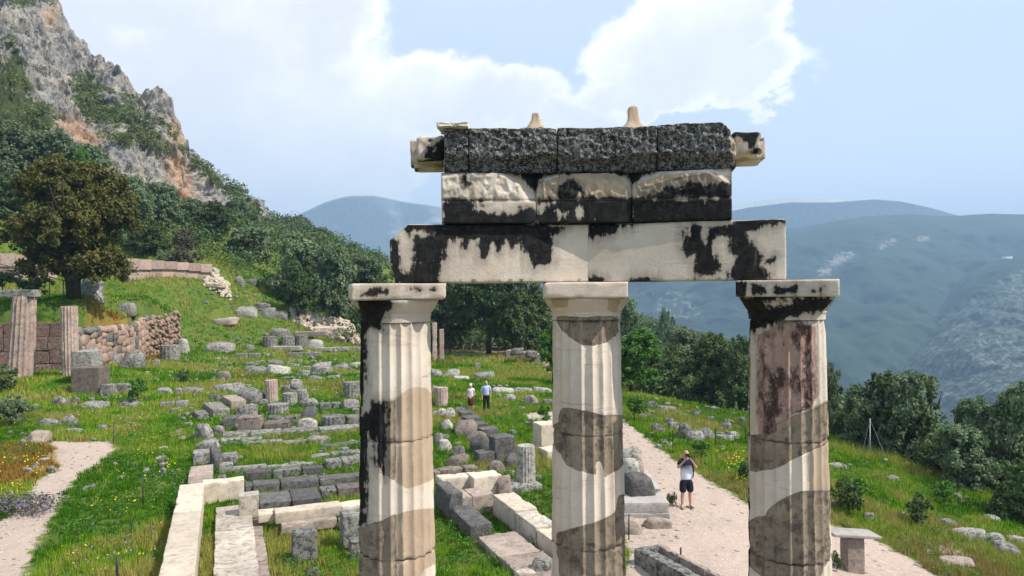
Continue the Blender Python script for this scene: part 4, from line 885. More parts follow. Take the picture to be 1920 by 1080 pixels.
# ---- cornice (rough black inner face)
ZC0 = ZF0+FH+.003; CH = .468
cn = [(834,880.2,7.40,7.42,'narrow speckled black cornice block at the left end'), (880.8,1047.2,7.42,7.47,'long black cornice block carrying the pointed stub'), (1047.8,1235.2,7.47,7.42,'long black cornice block carrying the squarish stub'), (1235.8,1384,7.42,7.29,'right black cornice block with a broken pale end')]
for k, (xa, xb, Da, Db, lab) in enumerate(cn):
    X0, X1 = fx(xa, Da), fx(xb, Db); D = (Da+Db)/2; fa = math.atan2(Db-Da, X1-X0); cc_ = ((X0+X1)/2-math.sin(fa)*.30, D+math.cos(fa)*.30, ZC0); Ll = math.hypot(X1-X0, Db-Da)
    def md(Q, Nn, hs, k=k, X0=X0):
        Wx = Q[:, 0]+hs[0]+X0; z = Q[:, 2]; fm = Q[:, 1] < -hs[1]+.05; Q[:, 0] += (Q[:, 1]+hs[1])*np.where(Q[:, 0] > 0, [.03, .06, .08, 0][k], -[0, .03, .06, .08][k])
        w_ = .165+.02*np.sin(Wx*5)+fbm(np.stack([Wx*3, z*0, z*0], 1), 3, 3)*.06
        under = np.clip((w_-z)/.06, 0, 1)                       # lower band set back under the face
        pit = np.abs(fbm(np.stack([Wx*13, z*0, z*13], 1), 3, 31))*.11-.015
        Q[:, 1] += np.where(fm, pit*(1-under*.5)+under*(.055+np.clip(w_-z, 0, .3)*.35), 0)
        Q[:, 2] += np.where(Q[:, 2] > CH-.06, fbm(Q*7+k, 3, 8)*.03-.006+(.012 if k == 3 else 0), 0)
        # ragged lower edge biting over the frieze
        Q[:, 2] += np.where((z < .02), -.0, 0); 
        if k == 3: t_ = np.clip((Q[:, 0]-hs[0]+.12)*.8+(z-CH+.14)*.55+fbm(Q*6, 3, 2)*.08-.05, 0, .2); Q[:, 0] -= t_*.6; Q[:, 2] -= t_*.45
        if k == 0: t_ = np.clip((-Q[:, 0]-hs[0]+.06)+(CH-z-.30)*.0, 0, .0); Q[:, 0] += t_
        return Q
    def fn(Q, Wv, Nn, k=k):
        x, y = project(Wv); pale = np.full(len(Q), -.20)+np.where(Nn[:, 2] > .6, .28, 0)
        if k == 3: pale = np.maximum(pale, A_poly(Wv, [[(1352,222),(1390,218),(1400,320),(1372,312),(1366,262)]])-.02)
        if k == 0: pale = np.maximum(pale, -.10)
        pale = np.maximum(pale, -.11+.03*(y > 300)*0); return {'pale': pale}
    t = thing('cornice_block', cc_, fa, label=lab, cat='stone block')
    o = dense_block('block', (0, 0, 0), 0, Ll-.004, .60, CH, .0115, M['crust'], lambda Q, Wv, Nn: fn(Q, Wv@np.array([[math.cos(fa), math.sin(fa), 0], [-math.sin(fa), math.cos(fa), 0], [0, 0, 1]])+np.array(cc_), Nn), None, None, seed=k+9, rough=.008, mod=md, chip=.03, rad=.008, parent=t)
    if k in (0, 3):
        # outer overhanging profile seen past the end
        sg = -1 if k == 0 else 1; rsq = np.random.RandomState(k)
        xe = (X0-(X0+X1)/2) if k == 0 else (X1-(X0+X1)/2)
        prof = [(.30,.05),(.36,.02),(.36,.10),(.33,.16),(.35,.30),(.36,.36),(.20,.37),(.0,.36),(0,.03)] if k == 0 else [(.18,.03),(.27,.02),(.30,.07),(.37,.12),(.37,.24),(.33,.26),(.30,.24),(.26,.30),(.18,.34),(0,.36),(0,.03)]
        parts = []
        V, Fc = rbox(.30, .34, .30, .025, .05, .02, seed=k+3, chip=.10, freq=5); V[:, 0] += xe+sg*.15; V[:, 1] += .12; V[:, 2] += .045; parts.append((V, Fc))
        V, Fc = rbox(.36, .30, .10, .025, .02, .012, seed=k+4, chip=.06, freq=5); V[:, 0] += xe+sg*(.17); V[:, 1] += .42; V[:, 2] += .0; parts.append((V, Fc))
        V, Fc = rbox(.10, .34, .30, .025, .02, .015, seed=k+5, chip=.09, freq=5); V[:, 0] += xe+sg*(.34); V[:, 1] += .42; V[:, 2] += .05; parts.append((V, Fc))
        V, Fc = rbox(.30, .30, .24, .03, .05, .02, seed=k+6, chip=.09, freq=5); V[:, 0] += xe+sg*(.16); V[:, 1] += .44; V[:, 2] += .08; parts.append((V, Fc))
        V, Fc = join(parts); n_ = len(V); V[:, 2] = V[:, 2]*(.88 if k == 0 else .82)+(.135 if k == 0 else .135)
        a = {'black': fbm(V*4+k, 4, 4)*.8-.10, 'grime': np.full(n_, -.05), 'old': np.full(n_, -1.), 'beige': fbm(V*2+3, 3, 5)*.5-.03, 'brown': np.full(n_, -1.), 'joint': np.zeros(n_)}
        obj('moulding', mesh_np('moulding', V, Fc, M['temple'], True, a), parent=t)
# stubs and slab on the top
zt_ = ZC0+CH
def stub(px, wpx, hpx, seed, label, square=False, D=7.55):
    x = fx(px, D); w_ = wpx/F*D; h_ = hpx/F*D
    prof = [(-.02, .95), (.10, .90), (.22, .66), (.34, .50), (.55, .40), (.80, .32), (.94, .26), (1.0, .12), (1.01, .0)] if not square else [(-.02, .90), (.08, .86), (.22, .66), (.36, .54), (.60, .46), (.88, .44), (.97, .40), (1.0, .30), (1.0, .0)]
    nu = 28; th = np.arange(nu)/nu*2*math.pi; sq = 1/((np.abs(np.cos(th))**4+np.abs(np.sin(th))**4)**.25)
    V = np.array([[[math.cos(a_)*r_*q_*w_*.62, math.sin(a_)*r_*q_*w_*.42, z_*h_] for (z_, r_) in prof] for a_, q_ in zip(th, sq)])
    V = V.reshape(-1, 3); Fc = grid_faces(nu, len(prof), True)[:, ::-1]; V = V+np.stack([fbm(V*16+seed+7*i_, 4, 3+i_) for i_ in range(3)], 1)*.055; n_ = len(V)
    a = {'black': np.full(n_, -.25), 'grime': np.full(n_, -.07), 'old': np.full(n_, -1.), 'beige': np.full(n_, .1), 'brown': np.full(n_, -1.), 'joint': np.zeros(n_)}
    obj('roof_fragment', mesh_np('roof_fragment', V, Fc, M['temple'], True, a), (x, D, zt_-.01), label=label, cat='stone stub')
stub(1008, 34, 34, 4, 'pointed stone stub on top, the left of the two'); stub(1190, 34, 42, 5, 'squarish stone stub on top, the right of the two', True)
V, Fc = rbox(.33, .4, .055, .03, .01, .008, 3); n_ = len(V)
a = {'black': np.full(n_, -.3), 'grime': np.full(n_, -.1), 'old': np.full(n_, -1.), 'beige': np.full(n_, -1.), 'brown': np.full(n_, -1.), 'joint': np.zeros(n_)}
obj('capping_slab', mesh_np('capping_slab', V, Fc, M['temple'], True, a), (fx(853, 7.5), 7.52, zt_-.02), label='thin white slab on the upper left end of the entablature', cat='slab')

# ================================================================== RUINS
AX = R(22.1)                      # treasury axis: its long side runs ahead and to the left
FOOT = []
_sd = [100]
def nseed(): _sd[0] += 1; return _sd[0]
def place_box(x0, x1, yt, yb, dep, zb=None, rot=None, D=None, lead=0):
    rot = AX if rot is None else rot
    P0 = (PY(x0, yb, D) if D else (G(x0, yb) if zb is None else PZ(x0, yb, zb)))
    v = np.array([math.cos(rot), math.sin(rot)]); u = np.array([-v[1], v[0]])
    # solve length so that the far end of the front edge projects at x1
    lo, hi = .02, 40
    for _ in range(40):
        m_ = (lo+hi)/2; q = np.array([P0[0]+v[0]*m_, P0[1]+v[1]*m_, P0[2]]); 
        if project(q)[0] < x1: lo = m_
        else: hi = m_
    L = lo
    lo, hi = .01, 12
    for _ in range(40):
        m_ = (lo+hi)/2
        if project(np.array([P0[0], P0[1], P0[2]+m_]))[1] > yt: lo = m_
        else: hi = m_
    H = lo; c = P0[:2]+v*L/2+u*dep/2
    return c, P0[2], L, H, rot, v, u
def footprint(c, v, u, L, dep, g=.03):
    FOOT.append([tuple(c+v*a*(L/2+g)+u*b*(dep/2+g)) for a, b in ((-1,-1),(1,-1),(1,1),(-1,1))])
def blk(label, x0, x1, yt, yb, dep, mt='grey', zb=None, rot=None, D=None, name='stone_block', cat='block', parent=None, group=None, cell=.10, rough=.012, rad=.02, chip=.07, sink=.12, foot=True, warp=.03, tilt=0):
    c, z, L, H, rot, v, u = place_box(x0, x1, yt, yb, dep, zb, rot, D)
    if zb is None and D is None: H += sink; z -= sink
    if foot: footprint(c, v, u, L, dep)
    s = nseed(); V, Fc = rbox(L, dep, H, cell, rad, rough, s, chip, 2.5, warp)
    loc = np.array([c[0], c[1], z])
    if parent is not None: loc = loc-np.array(parent.location)
    return obj(name, mesh_np(name, V, Fc, M[mt], False), loc, (tilt, 0, rot), parent, label=label, cat=(cat if parent is None else None), group=group)
def run(label, name, cat, items, **kw):
    """one wall or course: a thing whose blocks are children"""
    it = items[0]; P0 = G(it[0], it[3]); t = thing(name, (P0[0], P0[1], P0[2]), label=label, cat=cat)
    for it in items:
        k = dict(kw); k.update(it[4] if len(it) > 4 else {}); d = k.pop('dep', .6); blk(None, it[0], it[1], it[2], it[3], d, parent=t, name='block', **k)
    return t
def bld(label, x0, x1, y0, y1, mt='grey', D=None, zb=None, name='boulder', cat='rock', dep=.8, parent=None, cuts=9, sub=3, rough=.13, sink=.26, group=None, foot=True):
    xc = (x0+x1)/2; P0 = PY(xc, y1, D) if D else (G(xc, y1) if zb is None else PZ(xc, y1, zb))
    w_ = (x1-x0)/F*P0[1]; h_ = (y1-y0)/F*P0[1]; h_ = h_*1.0; d_ = w_*dep
    # what the camera sees of the top adds to the apparent height
    h_ = max(h_-d_*.5*abs(CAM-P0[2])/P0[1]*.9, h_*.55); s = nseed()
    V, Fc = rock(w_*1.04, d_, h_*(1+sink), s, sub, rough, cuts)
    c = np.array([P0[0], P0[1]+d_*.42]); v = np.array([1., 0]); u = np.array([0, 1.])
    if foot: footprint(c, v, u, w_*.8, d_*.7)
    loc = np.array([c[0], c[1], P0[2]-h_*sink])
    if parent is not None: loc = loc-np.array(parent.location)
    return obj(name, mesh_np(name, V, Fc, M[mt], False), loc, 0, parent, label=label, cat=(cat if parent is None else None), group=group)
def drm(label, x0, x1, yt, yb, mt='grey', D=None, name='column_drum', cat='column drum', tilt=(0, 0), parent=None, nfl=16, zb=None, taper=1.0, sink=.1, rough=.015):
    xc = (x0+x1)/2; P0 = PY(xc, yb, D) if D else (G(xc, yb) if zb is None else PZ(xc, yb, zb)); r = (x1-x0)/2/F*(P0[1]+.0)*1.0; r = r*(1+r/P0[1])
    el_ = (CAM-P0[2])/P0[1]; H = max((yb-yt)/F*P0[1]-2*r*el_*.5, .12)
    V, Fc = drum(r, r*taper, H+sink, nfl, .07, 6, 8, rough, nseed(), .10)
    FOOT.append([(P0[0]+math.cos(a)*r, P0[1]+r+math.sin(a)*r) for a in np.linspace(0, 6.283, 10, endpoint=False)])
    loc = np.array([P0[0], P0[1]+r, P0[2]-sink])
    if parent is not None: loc = loc-np.array(parent.location)
    return obj(name, mesh_np(name, V, Fc, M[mt], False), loc, (tilt[0], tilt[1], 0), parent, label=label, cat=(cat if parent is None else None))

# ---- marble corner of the near treasury (walls as things, blocks as children)
v_ = np.array([math.cos(AX), math.sin(AX)]); u_ = np.array([-math.sin(AX), math.cos(AX)])
def along(label, name, cat, px, py, z, Ls, wd, H, mt, gap=.006, right=True, side='end', **kw):
    """wall running along the treasury's long axis; (px,py) sees its far-left (or far-right) top corner; blocks run towards the camera"""
    P0 = PZ(px, py, z)[:2]; t = thing(name, (P0[0], P0[1], z-H), label=label, cat=cat); s = 0
    for L in Ls:
        off = (v_ if right else -v_)*wd/2; c = P0+off-u_*(s+L/2)
        V, Fc = rbox(wd, L-gap, H, kw.get('cell', .08), kw.get('rad', .018), kw.get('rough', .007), nseed(), kw.get('chip', .05), 2.5, kw.get('warp', .012))
        obj('block', mesh_np('block', V, Fc, M[mt], False), (c[0]-P0[0], c[1]-P0[1], 0), AX, t); footprint(c, v_, u_, wd, L); s += L
    return t
along('long pale marble wall at the lower left running towards the camera', 'marble_wall', 'wall', 337, 909, .75, [3.1, 3.4, 2.4, 1.6], .70, 1.0, 'marble')
blk('short pale marble block closing the far end of the long marble wall', 380, 458, 907, 950, .52, 'marble', zb=.0, cell=.06, chip=.05)
along('wide white worn marble paving strip beside the long marble wall', 'marble_paving', 'paving', 405, 951, .22, [2.3, 2.6, 2.5], .98, .5, 'marble_floor', rough=.016, warp=.03, chip=.12)
along('narrow pinkish paving strip right of the white marble paving', 'stone_paving', 'paving', 451, 974, .10, [1.6, 2.0, 2.2, 2.0], .56, .4, 'pink', rough=.014, warp=.03, chip=.08)
blk('small pale block with chiselled face at the inner marble corner', 448, 486, 930, 975, .42, 'marble_floor', zb=.12, cell=.04, rough=.02)
run('long pale marble threshold step crossing the treasury in front', 'marble_step', 'step', [(484,515,966,982), (516,640,962,984), (641,690,950,968)], dep=.55, mt='marble', zb=.18, cell=.08, chip=.04)
run('low grey course under the pale marble threshold step', 'foundation_course', 'foundation', [(528,632,985,1003), (636,700,975,992)], dep=.3, mt='pink', zb=.0, cell=.09)
run('smooth black limestone course behind the marble threshold', 'stone_course', 'foundation', [(487,548,944,957), (549,603,938,952)], dep=1.25, mt='dark', cell=.1, zb=.2)
run('dark grey course behind the black limestone, under the long dark row', 'stone_course', 'foundation', [(603,632,921,938,dict(mt='grey')), (634,700,917,935,dict(mt='brown'))], dep=.7, cell=.1)
run('long dark limestone row crossing the treasury from the marble corner', 'stone_course', 'foundation', [(460,474,912,931), (475,524,910,930), (527,598,905,925), (600,690,900,917)], dep=.65, mt='dark', cell=.09, chip=.07)
run('shorter dark row with grass behind the long dark limestone row', 'stone_course', 'foundation', [(461,509,887,904), (512,565,884,899,dict(mt='grey')), (568,606,879,895)], dep=.55, mt='dark', cell=.09, chip=.12)
run('thin pale kerb in the grass behind the shorter dark row', 'stone_kerb', 'kerb', [(432,500,879,886), (502,592,876,883)], dep=.4, mt='grey_pale', chip=.1)
blk('pale squared stump at the left end of the thin kerb', 411, 438, 872, 890, .5, 'grey_pale')
run('middle grassy row of flat stones in the treasury', 'stone_kerb', 'kerb', [(583,620,856,861), (622,676,851,858)], dep=.5, mt='grey_pale', chip=.1)
run('flat stones just below the pale boulder row, far grassy row', 'stone_kerb', 'kerb', [(455,530,832,838), (532,600,830,836), (602,675,836,842,dict(mt='grey'))], dep=.5, mt='grey_pale', chip=.1)
run('long flat pale stylobate line in front of the row of grey blocks', 'stylobate', 'foundation', [(417,470,816,823), (471,530,813,821), (531,600,810,818), (601,676,806,814)], dep=.9, mt='grey_pale', rough=.015)
run('second flat pale strip below the stylobate line at its left end', 'stone_kerb', 'kerb', [(414,450,826,834), (451,492,825,832)], dep=.6, mt='grey_pale')
bld('oval pale stone lying on the grass below the stylobate', 568, 618, 815, 831, 'grey_pale')
blk('dark squared pillar stump standing in the grass inside the treasury', 549, 595, 1000, 1062, .45, 'grey', zb=.0, cell=.05, chip=.07)
blk('white topped upright slab beside the left column, near the threshold', 643, 690, 968, 1030, .55, 'grey_pale', zb=.0, cell=.06)
blk('low grey block at the foot of the left column near the bottom', 658, 700, 1018, 1052, .4, 'grey', zb=0.)
for a in [('brown boulder in the bottom grass near the left column', 570,598,1062,1085,'grey')]: bld(*a)
run('grey blocks set in line along the inner left side of the treasury', 'block_row', 'wall', [(418,446,858,872), (398,418,862,880)], dep=1.0, mt='grey_pale')
run('squared pale blocks close to the left column in the second grassy strip', 'block_row', 'wall', [(612,640,866,880), (641,677,862,876)], dep=.6, mt='grey_pale')
run('broken line of squared stones behind the back row on the right', 'block_row', 'wall', [(600,622,758,768), (624,640,757,767)], dep=.7, mt='grey')
run('squared stones in a line between the meadow shrub and the back row', 'block_row', 'wall', [(300,326,756,766), (330,352,754,764)], dep=.6, mt='grey_pale')
run('line of squared pale blocks in the meadow above the fluted drums', 'block_row', 'wall', [(440,462,664,672), (466,486,663,671), (540,566,662,669), (572,600,661,668)], dep=.7, mt='grey_pale', rot=R(6))
# left edge stones of the treasury
along('pinkish flat wall top continuing the marble wall line away to the rear', 'stone_wall', 'wall', 357, 874, .35, [1.6, 1.6], .78, .6, 'pink', rough=.02)
blk('small pale topped block on the left wall line below the two boulders', 362, 393, 850, 872, .7, 'grey_pale', chip=.1)
bld('grey boulder on the left wall line resting on the small block', 366,406,822,848,'grey_pale'); bld('tall light grey boulder at the left rear corner of the treasury', 363,396,793,825,'grey_pale'); bld('small light stone right of the tall corner boulder', 398,418,797,817,'grey_pale')
bld('dark mossy stone inside the left wall line', 388,412,838,880,'dark')
# the row of grey blocks at the back
r33 = R(33)
blk('big squared grey block at the left end of the back row', 399,431,768,785,2.9,'grey_pale',rot=r33,cell=.12); blk('flat square topped slab second from the left of the back group', 433,462,752,768,2.6,'pink',rot=r33,cell=.12)
blk('thin slab leaning at the foot of the big squared grey block', 370,392,777,787,1.4,'grey',rot=r33)
bld('wide flat weathered slab rock right of the two squared slabs', 437,496,726,757,'grey_pale',dep=.7); bld('rounded grey boulder under the wide flat slab', 436,480,757,784,'grey')
run('row of squared grey blocks facing the camera at the back of the treasury', 'block_row', 'wall', [(417,442,784,804,dict(mt='dark')), (444,488,784,812,dict(mt='brown')), (494,541,794,809,dict(mt='brown'))], dep=.9, cell=.1, chip=.08, rot=R(8))
bld('dark split stone lying on the brown row blocks', 496,545,780,796,'dark',D=36.5); bld('whitish rounded block in the back row', 553,592,781,807,'white',cuts=14)
drm('weathered short drum at the right part of the back row', 597,641,779,806,'grey'); blk('stacked grey slabs at the right end of the back row by the left column', 652,682,783,801,.9,'grey')
bld('dark pointed stone behind the whitish block', 560,591,763,786,'dark')
blk('grey block between the split stone and the whitish block', 536,556,783,800,.6,'grey')
drm('taller fluted drum with a pinkish face, leaning slightly', 495,518,712,757,'poros',tilt=(0, -.05)); drm('fluted drum right of the leaning one', 525,553,737,761,'grey_pale'); drm('wide low fluted drum with a flat pale top', 494,535,757,779,'grey_pale',nfl=20)
drm('round fluted drum by itself near the left column', 640,671,716,748,'grey_pale'); bld('flat pale stone in front of the lone fluted drum', 640,672,748,768,'grey_pale')
bld('small flat stones stacked above the fluted drums', 540,566,710,724,'grey_pale',D=44.5); bld('grey stone under the small stacked stones', 522,556,720,738,'grey'); bld('upright wedge boulder right of the fluted drums', 555,576,728,755,'grey_pale'); bld('flat broken slab right of the wedge boulder', 554,595,746,762,'grey_pale')
bld('small stone left of the wide low drum', 478,500,748,760,'grey'); bld('long low slab behind the squared slabs on the left', 384,455,719,735,'grey_pale',dep=.4); bld('flat grey stone left of the back group in the grass', 388,412,738,752,'grey')
for i, a in enumerate([('left half of the pair of long rough slabs in the grass', 455,494,686,701,'grey_pale'), ('right half of the pair of long rough slabs in the grass', 494,538,683,702,'white'), ('flat slab just behind the pair of long rough slabs', 494,528,675,685,'grey'),
    ('squarish brown stone alone left of the long rough slabs', 401,431,694,712,'brown'), ('big tapering boulder right of the long rough slabs', 583,618,678,702,'grey_pale'), ('small flat stone below left of the tapering boulder', 552,577,693,706,'grey_pale'),
    ('flat stone right of the tapering boulder', 625,652,682,693,'grey_pale'), ('pale flat slab touching the left column edge', 650,684,679,688,'white'), ('long flat stone in the grass below the tapering boulder', 572,609,704,714,'grey'),
    ('small flat stone right of the long flat stone', 612,635,703,711,'grey_pale'), ('flat stone left of the low slab, half in grass', 340,376,726,738,'grey_pale'), ('wide pale boulder like a low dome, left of the drum stumps', 376,434,640,659,'grey_pale'),
    ('small light stone right of the low dome boulder', 458,476,646,656,'grey_pale'), ('two small stones in grass above the long slabs', 452,466,678,686,'grey')]): bld(*a)
drm('leftmost short drum stump on the long flat base', 488,515,631,652,'grey_pale'); drm('middle short drum stump on the long flat base', 523,549,631,652,'grey_pale'); drm('rightmost drum stump with a pale rough top', 548,574,628,652,'grey_pale')
bld('light heap stone right of the drum stumps', 573,604,636,654,'white'); blk('long flat base slab below the drum stumps', 508,562,650,656,1.0,'white',rot=0); 
run('line of low pale stones running right from the drum stumps', 'stone_kerb', 'kerb', [(590,620,652,657), (622,652,651,656), (654,682,651,656)], dep=.6, mt='white', rot=0)
for a in [('left one of the big flat grey rocks above the meadow', 439,480,574,593,'grey_pale'), ('middle one of the big flat grey rocks above the meadow', 480,513,577,594,'grey_pale'), ('right one of the flat grey rocks, under the trees', 510,537,582,597,'grey_pale'),
          ('dark flat slab on top of the big flat grey rocks', 467,505,567,578,'grey'), ('long thin light slab in the upper meadow', 384,440,597,609,'pink'), ('low grey mound stone below the right flat rock', 498,540,615,629,'grey'),
          ('small flat grey stone near the dark trees', 438,457,517,535,'grey_pale'), ('white stones heap at the end of the pink terrace wall', 392,410,501,517,'white'), ('dark flat stone under the olive left of the rocks', 455,480,522,533,'dark')]: bld(*a)
blk('thin pale plank-like slab in front of the rubble pile', 552,612,622,628,.9,'pink',rot=0); bld('dark round stone right of the thin slab', 600,622,624,634,'dark')
# rubble piles
def pile(label, poly_top, yb, D, n, mt, seed, sz=.22):
    rs = np.random.RandomState(seed); parts = []; xs = [p[0] for p in poly_top]
    for i in range(n):
        x = rs.uniform(xs[0], xs[-1]); yt = np.interp(x, xs, [p[1] for p in poly_top]); ybb = yb(x); s = rs.uniform(0, 1)**.8; y = ybb+(yt-ybb)*s; Dd = D+s*1.6+rs.uniform(-.3, .3)
        p = PY(x, y, Dd); p[2] = float(hgt(p[0], p[1]))+s*(ybb-yt)/F*Dd*1.15+.05; w_ = sz*rs.uniform(.6, 1.5); V, Fc = rock(w_*1.3, w_, w_*.8, rs.randint(1e4), 1, .1, 4)
        a = rs.uniform(0, 6.28); V = V@np.array([[math.cos(a), math.sin(a), 0], [-math.sin(a), math.cos(a), 0], [0, 0, 1]]); parts.append((V+p-[0, 0, w_*.4], Fc))
    # body underneath
    m_ = PY((xs[0]+xs[-1])/2, yb((xs[0]+xs[-1])/2), D+1.2); wdt = (xs[-1]-xs[0])/F*D; hh = (yb(xs[0])-min(p[1] for p in poly_top))/F*D
    m_[2] = float(hgt(m_[0], m_[1])); V, Fc = rock(wdt*.88, 2.4, hh*.9, seed, 3, .08, 3); parts.append((V+m_-[0, 0, hh*.15], Fc))
    V, Fc = join(parts); V = V-m_
    return props(obj('rubble_pile', mesh_np('rubble_pile', V, Fc, M[mt]), m_), label, 'rubble', None, 'stuff')
pt = G(605, 628); pile('long heap of cream coloured broken stones in front of the dark olives', [(546,592),(560,589),(595,590),(612,596),(622,591),(645,594),(660,603),(673,622)], lambda x: np.interp(x, [546,590,640,673], [606,612,624,628]), pt[1], 560, 'marble', 5, .34)
pt = G(408, 552); pile('small heap of yellowish rubble in the upper meadow', [(384,544),(400,538),(420,540),(432,544)], lambda x: np.interp(x, [384,432], [548,555]), pt[1], 130, 'marble', 6, .34)

# ---- left: two columns, blocks and the walls of the terrace
def ruin_col(label, xb0, xb1, xt0, xt1, yt, yb, D, mt, slabtop=None):
    P0 = PY((xb0+xb1)/2, yb, D); r0 = (xb1-xb0)/2/F*D; r1 = (xt1-xt0)/2/F*D; H = (yb-yt)/F*D; P0[1] += r0
    gz = float(hgt(P0[0], P0[1])); t = thing('broken_column', (P0[0], P0[1], min(gz, P0[2])-.1), label=label, cat='column'); H += P0[2]-(min(gz, P0[2])-.1)
    sh = ((xt0+xt1)-(xb0+xb1))/2/F*D; n = 3
    for k in range(n):
        f0, f1 = k/n, (k+1)/n; V, Fc = drum(r0+(r1-r0)*f0, r0+(r1-r0)*f1, H/n-.01, 16, .13, 6, 12, .03, nseed(), .10)
        V[:, 0] += (V[:, 2]/(H/n))*sh/n; obj('drum', mesh_np('drum', V, Fc, M[mt]), (sh*f0, 0, H*f0), 0, t)
    if slabtop:
        x0, x1, y0, y1 = slabtop; V, Fc = rbox((x1-x0)/F*D, 1.0, (y1-y0)/F*D, .1, .04, .03, nseed(), .1); obj('capital', mesh_np('capital', V, Fc, M['grey_pale']), ((((x0+x1)/2-(xb0+xb1)/2)/F*D), 0, H-.05), 0, t)
    FOOT.append([(P0[0]+math.cos(a)*r0, P0[1]+math.sin(a)*r0) for a in np.linspace(0, 6.283, 10, endpoint=False)])
ruin_col('thick leaning broken column at the left edge carrying a flat grey slab', -2, 46, 10, 50, 556, 684, 46.5, 'poros', (-45, 53, 542, 556))
ruin_col('slim fluted broken column right of the leaning one', 109, 137, 107, 136, 574, 690, 46.5, 'poros')
# retaining wall: coursed part with big reddish blocks, then irregular stones, then rubble end
rw = thing('retaining_wall', (-34, 51, 1.0), label='reddish stone wall holding up the left terrace behind the broken columns', cat='retaining wall'); L0 = np.array(rw.location)
def wstone(p, w_, h_, d_, mt, ang_=0, kind_='box'):
    V, Fc = rbox(w_, d_, h_, max(.10, w_/8), .012, .035, nseed(), .05, 3.5, .03) if kind_ == 'box' else rock(w_*1.12, d_, h_*1.15, nseed(), 2, .10, 11)
    obj('stone', mesh_np('stone', V, Fc, M[mt]), np.array(p)-L0, ang_, rw)
rsw = np.random.RandomState(5)
pA, pB = PY(-60, 650, 49.0), PY(139, 650, 51.0); dv = (pB-pA)[:2]; Lw = np.linalg.norm(dv); dv /= Lw; z0 = float(hgt(pB[0], pB[1]-.6))-.4; ztop = PY(60, 606, 50)[2]; nh_ = 4; hh = (ztop-z0)/nh_
for r_ in range(nh_):
    s = -rsw.uniform(0, .6)
    while s < Lw:
        L = rsw.uniform(.8, 1.9); a = max(s, 0); b = min(s+L, Lw)
        if b-a > .2: c = pA[:2]+dv*(a+b)/2; wstone((c[0], c[1]+.3, z0+r_*hh), b-a-.03, hh-.03+rsw.uniform(-.02, .05)*(r_ == nh_-1), .6, 'red', math.atan2(dv[1], dv[0]))
        s += L
pts_ = [PY(139, 660, 51.2), PY(250, 655, 59.5), PY(276, 650, 63.0)]
tops = [PY(139, 620, 51.2)[2], PY(250, 612, 59.5)[2], PY(276, 596, 63.0)[2]]
for seg in range(2):
    a, b = pts_[seg], pts_[seg+1]; dv = (b-a)[:2]; Ls = np.linalg.norm(dv); dv /= Ls; s = 0
    while s < Ls:
        L = rsw.uniform(.55, 1.0) if seg == 0 else rsw.uniform(.6, .9); f = (s+L/2)/Ls; c = a[:2]+dv*(s+L/2); zt__ = tops[seg]*(1-f)+tops[seg+1]*f; z = float(hgt(c[0]+.7, c[1]))-.25
        while z < zt__-.05:
            h = rsw.uniform(.45, .85); wstone((c[0]-.25+rsw.uniform(-.06, .06), c[1]+rsw.uniform(-.1, .1), z), L*1.05, min(h, zt__-z+.15), .6, 'redwall' if rsw.rand() < .75 else 'grey', math.atan2(dv[1], dv[0]), 'rock'); z += h*.93
        s += L*.95
a, b = PY(276, 655, 63.0), PY(338, 612, 72.0)
parts = []
for i in range(260):
    f = rsw.rand(); c = a*(1-f)+b*f; zb_ = float(hgt(c[0]+.8, c[1])); zt__ = PY(276+62*f, 598-16*f, 63+9*f)[2]; z = zb_+(zt__-zb_)*rsw.rand(); w_ = rsw.uniform(.22, .5)
    V, Fc = rock(w_, w_, w_*.75, rsw.randint(9999), 1, .1, 4); parts.append((V+np.array([c[0]-.1+rsw.uniform(-.2, .15), c[1]+rsw.uniform(-.2, .2), z-.15])-L0, Fc))
V, Fc = join(parts); props(obj('rubble', mesh_np('rubble', V, Fc, M['redwall']), (0, 0, 0), 0, rw), kind='stuff')
# terrace wall far up, pink, coursed
tw = thing('terrace_wall', (0, 0, 0), label='long pink masonry wall of the upper terrace, above the meadow', cat='wall')
def far_wall(xs0, xs1, yt0, yt1, yb0, yb1, D0, D1, rows, bl_):
    a, b = G(xs0, yb0), G(xs1, yb1); D0, D1 = a[1], b[1]; dv = (b-a); Lw = np.linalg.norm(dv[:2]); n_ = max(1, int(Lw/bl_)); at0, at1 = PY(xs0, yt0, D0)[2], PY(xs1, yt1, D1)[2]
    for i in range(n_):
        f = (i+.5)/n_; c = a+dv*f; gz = float(hgt(c[0], c[1]))-.3; zt__ = at0+(at1-at0)*f
        for r_ in range(rows):
            h = (zt__-gz)/rows; o_ = ((r_ % 2)-.5)*.3
            V, Fc = rbox(Lw/n_-.02, .7, h-.012, .5, .003, .004, nseed(), .006); obj('block', mesh_np('block', V, Fc, M['pinkwall']), (c[0]+o_, c[1], gz+r_*h), math.atan2(dv[1], dv[0]), tw)
far_wall(232, 394, 484, 496, 526, 524, 82, 84, 2, 1.25); far_wall(-60, 110, 468, 485, 508, 520, 78, 80, 2, 1.25)
blk('grey brown pedestal block standing in the left meadow', 133,186,690,738,1.3,'brown',rot=R(4),cell=.09); 
blk('pale squared block resting behind the pedestal', 133,172,659,690,1.4,'white',rot=R(4),cell=.09,D=44); bld('pale stone lying right of the pale squared block', 160,182,650,672,'grey_pale',D=45.5)
